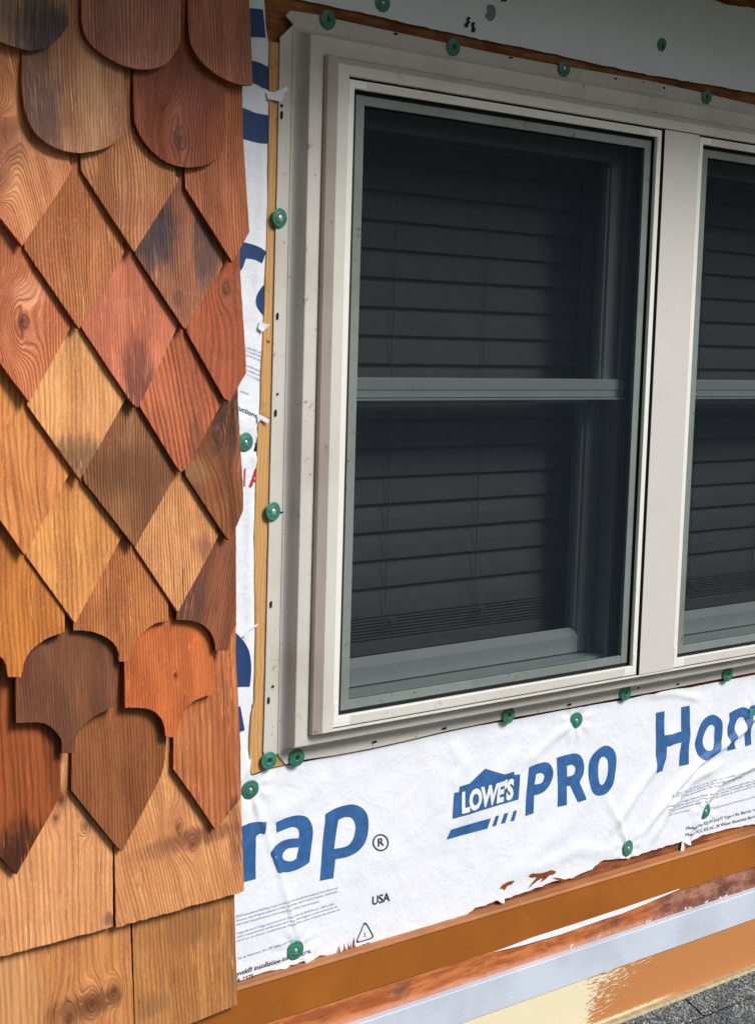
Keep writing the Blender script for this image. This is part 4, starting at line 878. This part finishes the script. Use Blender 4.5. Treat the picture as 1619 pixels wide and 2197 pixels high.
for i, (pts, col, k, label, kw) in enumerate(SH):
    b2 = spline(pts, 6, closed=False)
    P2 = [W(x, y, DB) for x, y in b2]; zb = min(p[1] for p in P2)
    P2 = [W(x, y, max(DB - STEP * (p[1] - zb) / .0935, TH + .0120 - .0003 * i)) for (x, y), p in zip(b2, P2)]
    # densify and roughen a little, like a sawn butt
    q = []
    for a, b in zip(P2, P2[1:]):
        L = math.dist(a, b); m = max(1, int(L / .006))
        for j in range(m):
            t = j / m; x = a[0] + (b[0] - a[0]) * t; z = a[1] + (b[1] - a[1]) * t
            q.append((x + .0005 * noise.noise(Vector((x * 160, z * 160, i))), z + .0007 * noise.noise(Vector((x * 190, z * 190, i + 50)))))
    q.append(P2[-1])
    zt = max(max(p[1] for p in P2), min(p[1] for p in P2) + kw.get('tall', .225))
    zb = min(p[1] for p in P2)
    if zt > max(P2[0][1], P2[-1][1]) + .001:
        if P2[0][1] < zt - .001: q.insert(0, (P2[0][0], zt))
        if P2[-1][1] < zt - .001: q.append((P2[-1][0], zt))
    cx = sum(p[0] for p in q) / len(q); cz = zb + .05
    org = Vector((cx, -DB, cz))
    j0 = random.uniform(-.0006, .0010); jt = random.uniform(-.005, .005)
    def dd(x, z, back=False):
        d = max(DB + j0 - STEP * (z - zb) / .0935, TH + .0120 - .0003 * i) + jt * (x - cx) + .0005 * math.sin((x - cx) * 22 + i)
        return (d - TH) if back else d
    bm = bmesh.new()
    f = [bm.verts.new((x, -dd(x, z), z)) for x, z in q]; b = [bm.verts.new((x, -dd(x, z, True), z)) for x, z in q]
    ff = bm.faces.new(f); bb = bm.faces.new(list(reversed(b))); n_ = len(f)
    sides = [bm.faces.new((f[(u + 1) % n_], f[u], b[u], b[(u + 1) % n_])) for u in range(n_)]
    bmesh.ops.recalc_face_normals(bm, faces=bm.faces[:])
    for s_ in sides: s_.material_index = 1
    bmesh.ops.bevel(bm, geom=list(ff.edges), offset=.0007, segments=2, profile=.6, affect='EDGES', material=0)
    for f_ in list(bm.faces):
        if len(f_.verts) > 8: bmesh.ops.triangulate(bm, faces=[f_])
    def cc(v):
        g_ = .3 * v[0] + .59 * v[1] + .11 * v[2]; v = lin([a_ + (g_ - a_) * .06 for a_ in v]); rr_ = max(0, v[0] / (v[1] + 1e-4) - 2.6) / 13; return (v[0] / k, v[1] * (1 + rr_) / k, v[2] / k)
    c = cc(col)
    def loc(x, y):
        a = W(x, y, DB); return a[0] - cx, a[1] - cz
    ppm = 1500.0
    opts = dict(kw); opts.pop('tall', 0)
    opts['knots'] = [(*loc(a[0], a[1]), a[2] / ppm, a[3] / ppm, a[4]) for a in kw.get('knots', ())]
    opts['stains'] = [(*loc(a[0], a[1]), a[2] / ppm, a[3] / ppm, cc(a[4]), a[5]) for a in kw.get('stains', ())]
    if 'alt' in kw: opts['alt'] = cc(kw['alt'])
    m0 = wood('cedar_face', c, seed=i + 1, **opts)
    m1 = edge_mat('cedar_cut_edge', tuple(v * g for v, g in zip(c, (.48, .34, .28))))
    o = obj('cedar_shingle', bm, [m0, m1], origin=org)
    tag(o, label, 'shingle', 'cedar shingles on the wall')

# ------------------------------------------------------------------ trim boards under the wrap
def avg_z(pts, d): return sum(W(x, y, d)[1] for x, y in pts) / len(pts)
TX0, TX1 = -.4, 3.6
def paint(name, col, var=.10, rough=.45, sp=.12):
    n = NT(name); f = n.noise(n.co, 6, 4, .6); g = n.noise(n.co, 420, 2, .6)
    X, Y, Zc = n.sep(n.co); br = n.noise(n.vec(n.math('MULTIPLY', X, .04), 1.0, Zc), 420, 3)
    c = n.mix(n.ramp(f, .35, .65), sc(col, 1 - var), sc(col, 1 + var))
    c = n.mix(n.math('MULTIPLY', n.ramp(g, .5, .7), sp), c, sc(col, .6))
    return n.done(c, rough, n.bump(g, .0006, .5, n.bump(br, .0008, .5)), .2)
def extr(name, prof, mat, x0=TX0, x1=TX1, bev=.0012, wob=0.0):
    """prof: list of (d, z) going round; extruded along x in short bays so edges can wander"""
    bm = bmesh.new(); n = 40; R = []
    for k in range(n + 1):
        x = x0 + (x1 - x0) * k / n
        R.append([bm.verts.new((x, -d, z + wob * noise.noise(Vector((x * 5, 0, i_ * 3.1))))) for i_, (d, z) in enumerate(prof)])
    for A, B in zip(R, R[1:]):
        for k in range(len(prof)):
            j = (k + 1) % len(prof); bm.faces.new((A[k], A[j], B[j], B[k]))
    bm.faces.new(R[0]); bm.faces.new(R[-1]); bmesh.ops.recalc_face_normals(bm, faces=bm.faces[:])
    return obj(name, bm, mat, smooth=False)
z2 = avg_z([(880, 2010), (1245, 1894), (1400, 1842)], .012) - .003; z3 = avg_z([(880, 2021), (1245, 1900), (1619, 1788)], .0235) - .0015
z4 = avg_z([(880, 2101), (1058, 2044), (1457, 1908), (1619, 1857)], .0225)
z5 = avg_z([(880, 2163), (1245, 2036.6), (1619, 1907)], .034); z6 = avg_z([(985, 2197), (1268, 2096), (1619, 1966)], .032)
z7 = avg_z([(1288, 2197), (1619, 2067)], .032); z8 = avg_z([(1341, 2197), (1619, 2084)], .050)
M_brown = paint('brown_trim_paint', (.33, .105, .014), .10, .6); M_lbrown = M_brown
o = extr('drip_edge', [(.001, z2 + .003), (.0120, z2 + .002), (.0215, z3 + .0040), (.0240, z3 + .0015), (.0245, z3), (.001, z3)], paint('lit_top_brown', (.40, .165, .07), .15, .65))  # lighter brown paints in the light caught by the top face
tag(o, 'thin drip edge along the top of the brown board, coloured lighter as if catching light', 'drip edge')
o = extr('trim_board', [(.001, z3 - .0006), (.0215, z3 - .0006), (.0225, z3 - .0016), (.0225, z4), (.001, z4)], M_brown)
tag(o, 'smooth brown painted trim board directly below the torn wrap edge', 'trim board', 'horizontal trim boards under the wrap')
def oldboard():
    n = NT('stained_old_board'); X, Y, Zc = n.sep(n.co)
    b = n.noise(n.vec(n.math('MULTIPLY', X, .16), 0.0, Zc), 60, 5, .7); g = n.noise(n.vec(n.math('MULTIPLY', X, .05), 3.0, Zc), 330, 4, .6)
    c = n.mix(n.ramp(b, .40, .60), (.56, .185, .055), (.34, .085, .018))
    c = n.mix(n.math('MULTIPLY', n.ramp(n.noise(n.vec(n.math('MULTIPLY', X, .5), 5.0, Zc), 11, 4, .6), .52, .66), .8), c, (.12, .045, .035))
    c = n.mix(n.math('MULTIPLY', n.ramp(n.noise(n.vec(n.math('MULTIPLY', X, .5), 9.0, Zc), 42, 4, .7), .62, .70), .55), c, (.62, .36, .24))
    c = n.mix(n.math('MULTIPLY', n.ramp(g, .42, .7), .3), c, (.14, .04, .015))
    e = n.math('ADD', Zc, n.math('MULTIPLY', n.math('SUBTRACT', n.noise(n.vec(n.math('MULTIPLY', X, .6), 2.0, Zc), 50, 3), .5), .016))
    c = n.mix(n.math('MULTIPLY', n.ramp(e, z5 + .003, z5 + .013, 1, 0), .6), c, (.66, .30, .19))
    xp = W(1380, 1960, .03)[0]
    pm = n.ramp(n.math('ADD', X, n.math('MULTIPLY', n.math('SUBTRACT', n.noise(n.co, 16, 4, .7), .5), .5)), xp - .04, xp + .05)
    c = n.mix(n.math('MULTIPLY', pm, .8), c, n.mix(n.ramp(n.noise(n.vec(n.math('MULTIPLY', X, .5), 3.0, Zc), 24, 5, .72), .42, .64), (.11, .035, .028), (.40, .21, .16)))
    chip = n.noise(n.vec(n.math('MULTIPLY', X, .5), 12.0, Zc), 75, 4, .7)
    c = n.mix(n.math('MULTIPLY', n.ramp(n.math('ADD', chip, n.ramp(e, z5 + .002, z5 + .010, .12, 0)), .70, .73), .85), c, (.72, .66, .62))
    return n.done(c, .6, n.bump(g, .0012, .6, n.bump(b, .003, .4)), .35)
o = extr('trim_board', [(.001, z4 - .0006), (.0195, z4 - .0006), (.0205, z4 - .003), (.0240, z5 + .0006), (.001, z5 + .0006)], oldboard(), wob=.0012)
tag(o, 'orange stained weathered board with dark purple blotches under the brown board', 'trim board', 'horizontal trim boards under the wrap')
# white slip of film pinched between the two boards
up_e = [(1058, 2043.5), (1140, 2012), (1240, 1980), (1340, 1947), (1457, 1907)]; lo_e = [(1457, 1908.5), (1382, 1941), (1330, 1962), (1291, 1974), (1200, 2006), (1120, 2029)]
bm = fill([[W(x, y, .0232) for x, y in up_e + lo_e]]); gridcut(bm, .01)
for v in bm.verts: v.co.y = -.0236 - .0004 * noise.noise(v.co * 40)
faceout(bm); o = obj('wrap_scrap', bm, M_wrap); tag(o, 'thin white sliver of wrap pinched between brown and orange boards', 'wrap scrap')
M_blue = paint('pale_blue_trim', (.53, .59, .68), .08, .45, .10)
o = extr('trim_board', [(.001, z5), (.0345, z5), (.0355, z5 - .0015), (.0350, z6), (.001, z6)], M_blue)
tag(o, 'smooth pale blue grey trim board between orange and cream boards', 'trim board', 'horizontal trim boards under the wrap')
def cream():
    n = NT('cream_board_paint'); X, Y, Zc = n.sep(n.co)
    xe, ze = W(1440, 2090, .032)
    br = n.noise(n.vec(n.math('MULTIPLY', X, .35), 1.0, Zc), 230, 4, .7); big = n.noise(n.vec(n.math('MULTIPLY', X, 1), 1.0, Zc), 26, 3, .6)
    xa, za = W(1402, 2052, .033); xb, zb_ = W(1315, 2155, .033); xl = W(1268, 2098, .033)[0]
    t = n.math('DIVIDE', n.math('SUBTRACT', Zc, zb_), za - zb_)
    es = n.math('SUBTRACT', X, n.math('ADD', xb, n.math('MULTIPLY', t, xa - xb)))
    solid = n.ramp(n.math('ADD', es, n.math('MULTIPLY', n.math('SUBTRACT', n.noise(n.vec(n.math('MULTIPLY', X, .12), 14.0, Zc), 260, 2), .5), .16)), -.004, .004)
    dry = n.math('MULTIPLY', n.ramp(n.math('ADD', n.math('SUBTRACT', X, xl), n.math('MULTIPLY', n.math('SUBTRACT', br, .5), .14)), -.010, .008), n.ramp(es, -.16, .0, .30, 1.0))
    st = n.noise(n.vec(n.math('MULTIPLY', X, .16), 4.0, n.math('ADD', Zc, n.math('MULTIPLY', X, -.06))), 300, 3, .6)
    dryp = n.math('MULTIPLY', n.math('GREATER_THAN', dry, .01), n.ramp(n.math('ADD', st, n.math('MULTIPLY', dry, .25)), .57, .68))
    m = n.math('MAXIMUM', solid, dryp)
    low = n.ramp(n.math('ADD', Zc, n.math('MULTIPLY', n.math('SUBTRACT', br, .5), .012)), z7 + .002, z7 + .008)
    far = n.ramp(X, xa - .02, xa + .08)
    m = n.math('MULTIPLY', m, n.math('MAXIMUM', low, far))
    c = n.mix(m, (.80, .72, .50), (.52, .215, .075))
    f = n.noise(n.co, 300, 3)
    c = n.mix(n.math('MULTIPLY', n.ramp(f, .5, .7), .12), c, (.35, .16, .07))
    return n.done(c, .5, n.bump(n.math('ADD', m, n.math('MULTIPLY', br, .5)), .0008, .6), .35)
o = extr('trim_board', [(.001, z6 - .0006), (.0320, z6 - .0006), (.0330, z6 - .0018), (.0330, z7), (.001, z7)], cream())
tag(o, 'cream primed board half brushed with light brown paint, lowest wide board', 'trim board', 'horizontal trim boards under the wrap')
M_ledge = wood('weathered_ledge', (.46, .38, .22), pitch=.004, contrast=.35, seed=90, slant=0)
zl = avg_z([(1288, 2197), (1619, 2067)], .034)
o = extr('ledge_strip', [(.001, z7 - .0006), (.0350, z7 - .0006), (.0480, z8 + .007), (.0500, z8), (.0500, z8 - .02), (.001, z8 - .02)], plain('weathered_ledge_wood', (.47, .40, .24), .7, vary=.22, nscale=60))
tag(o, 'narrow weathered yellowish wood ledge between cream board and asphalt roof', 'ledge')

# ------------------------------------------------------------------ lower roof of asphalt shingles
def asphalt():
    n = NT('asphalt_granules')
    v1 = n.n('ShaderNodeTexVoronoi'); v1.inputs['Scale'].default_value = 420; n.l(n.co, v1.inputs['Vector'])
    g = n.sep(v1.outputs['Color'])[0]
    b = n.noise(n.co, 9, 3); q = n.noise(n.co, 110, 4, .75)
    c = n.mix(n.ramp(g, .15, .95), (.03, .036, .04), (.36, .39, .38))
    c = n.mix(n.ramp(q, .40, .62), n.mix(.6, c, (.02, .022, .026)), c)
    c = n.mix(n.math('MULTIPLY', n.ramp(g, .965, .985), .8), c, (.75, .76, .74))
    c = n.mix(n.math('MULTIPLY', n.ramp(b, .42, .6), .35), c, (.035, .037, .045))
    return n.done(c, .85, n.bump(q, .002, 1.0, n.bump(v1.outputs['Distance'], .0015, .8)), .3)
M_asph = asphalt()
SL = math.radians(24)
roof = bmesh.new()
def rp(x, s, h):   # s metres down the slope from the wall, h above the deck
    return Vector((x, -.049 - s * math.cos(SL) - h * math.sin(SL), z8 - .003 - s * math.sin(SL) + h * math.cos(SL)))
def slab(x0, x1, s0, s1, h0, h1, t=.004):
    vs = [roof.verts.new(p) for p in (rp(x0, s0, h0 - t), rp(x1, s0, h0 - t), rp(x1, s1, h1 - t), rp(x0, s1, h1 - t), rp(x0, s0, h0), rp(x1, s0, h0), rp(x1, s1, h1), rp(x0, s1, h1))]
    for q in ((3, 2, 1, 0), (4, 5, 6, 7), (0, 1, 5, 4), (1, 2, 6, 5), (2, 3, 7, 6), (3, 0, 4, 7)): roof.faces.new([vs[i] for i in q])
row = 0; s = -.09
while s < 3.6:
    ex = .137
    x = -1.0 + (row % 3) * .11 + random.uniform(-.02, .02)
    while x < 3.8:
        wd = random.choice((.18, .22, .30, .26)) ; lift = random.choice((0, 0, .0035))
        slab(x, x + wd - .005, max(0, s), s + ex, .004 if s > -.05 else .007, .0095 + lift, .004)
        x += wd
    s += ex; row += 1
slab(-1.0, 3.9, 0, s, .0008, .0008, .03)
bmesh.ops.recalc_face_normals(roof, faces=roof.faces[:])
tag(obj('asphalt_roof', roof, M_asph), 'dark grey granular asphalt shingle roof below the wall in the bottom right corner', 'roof')
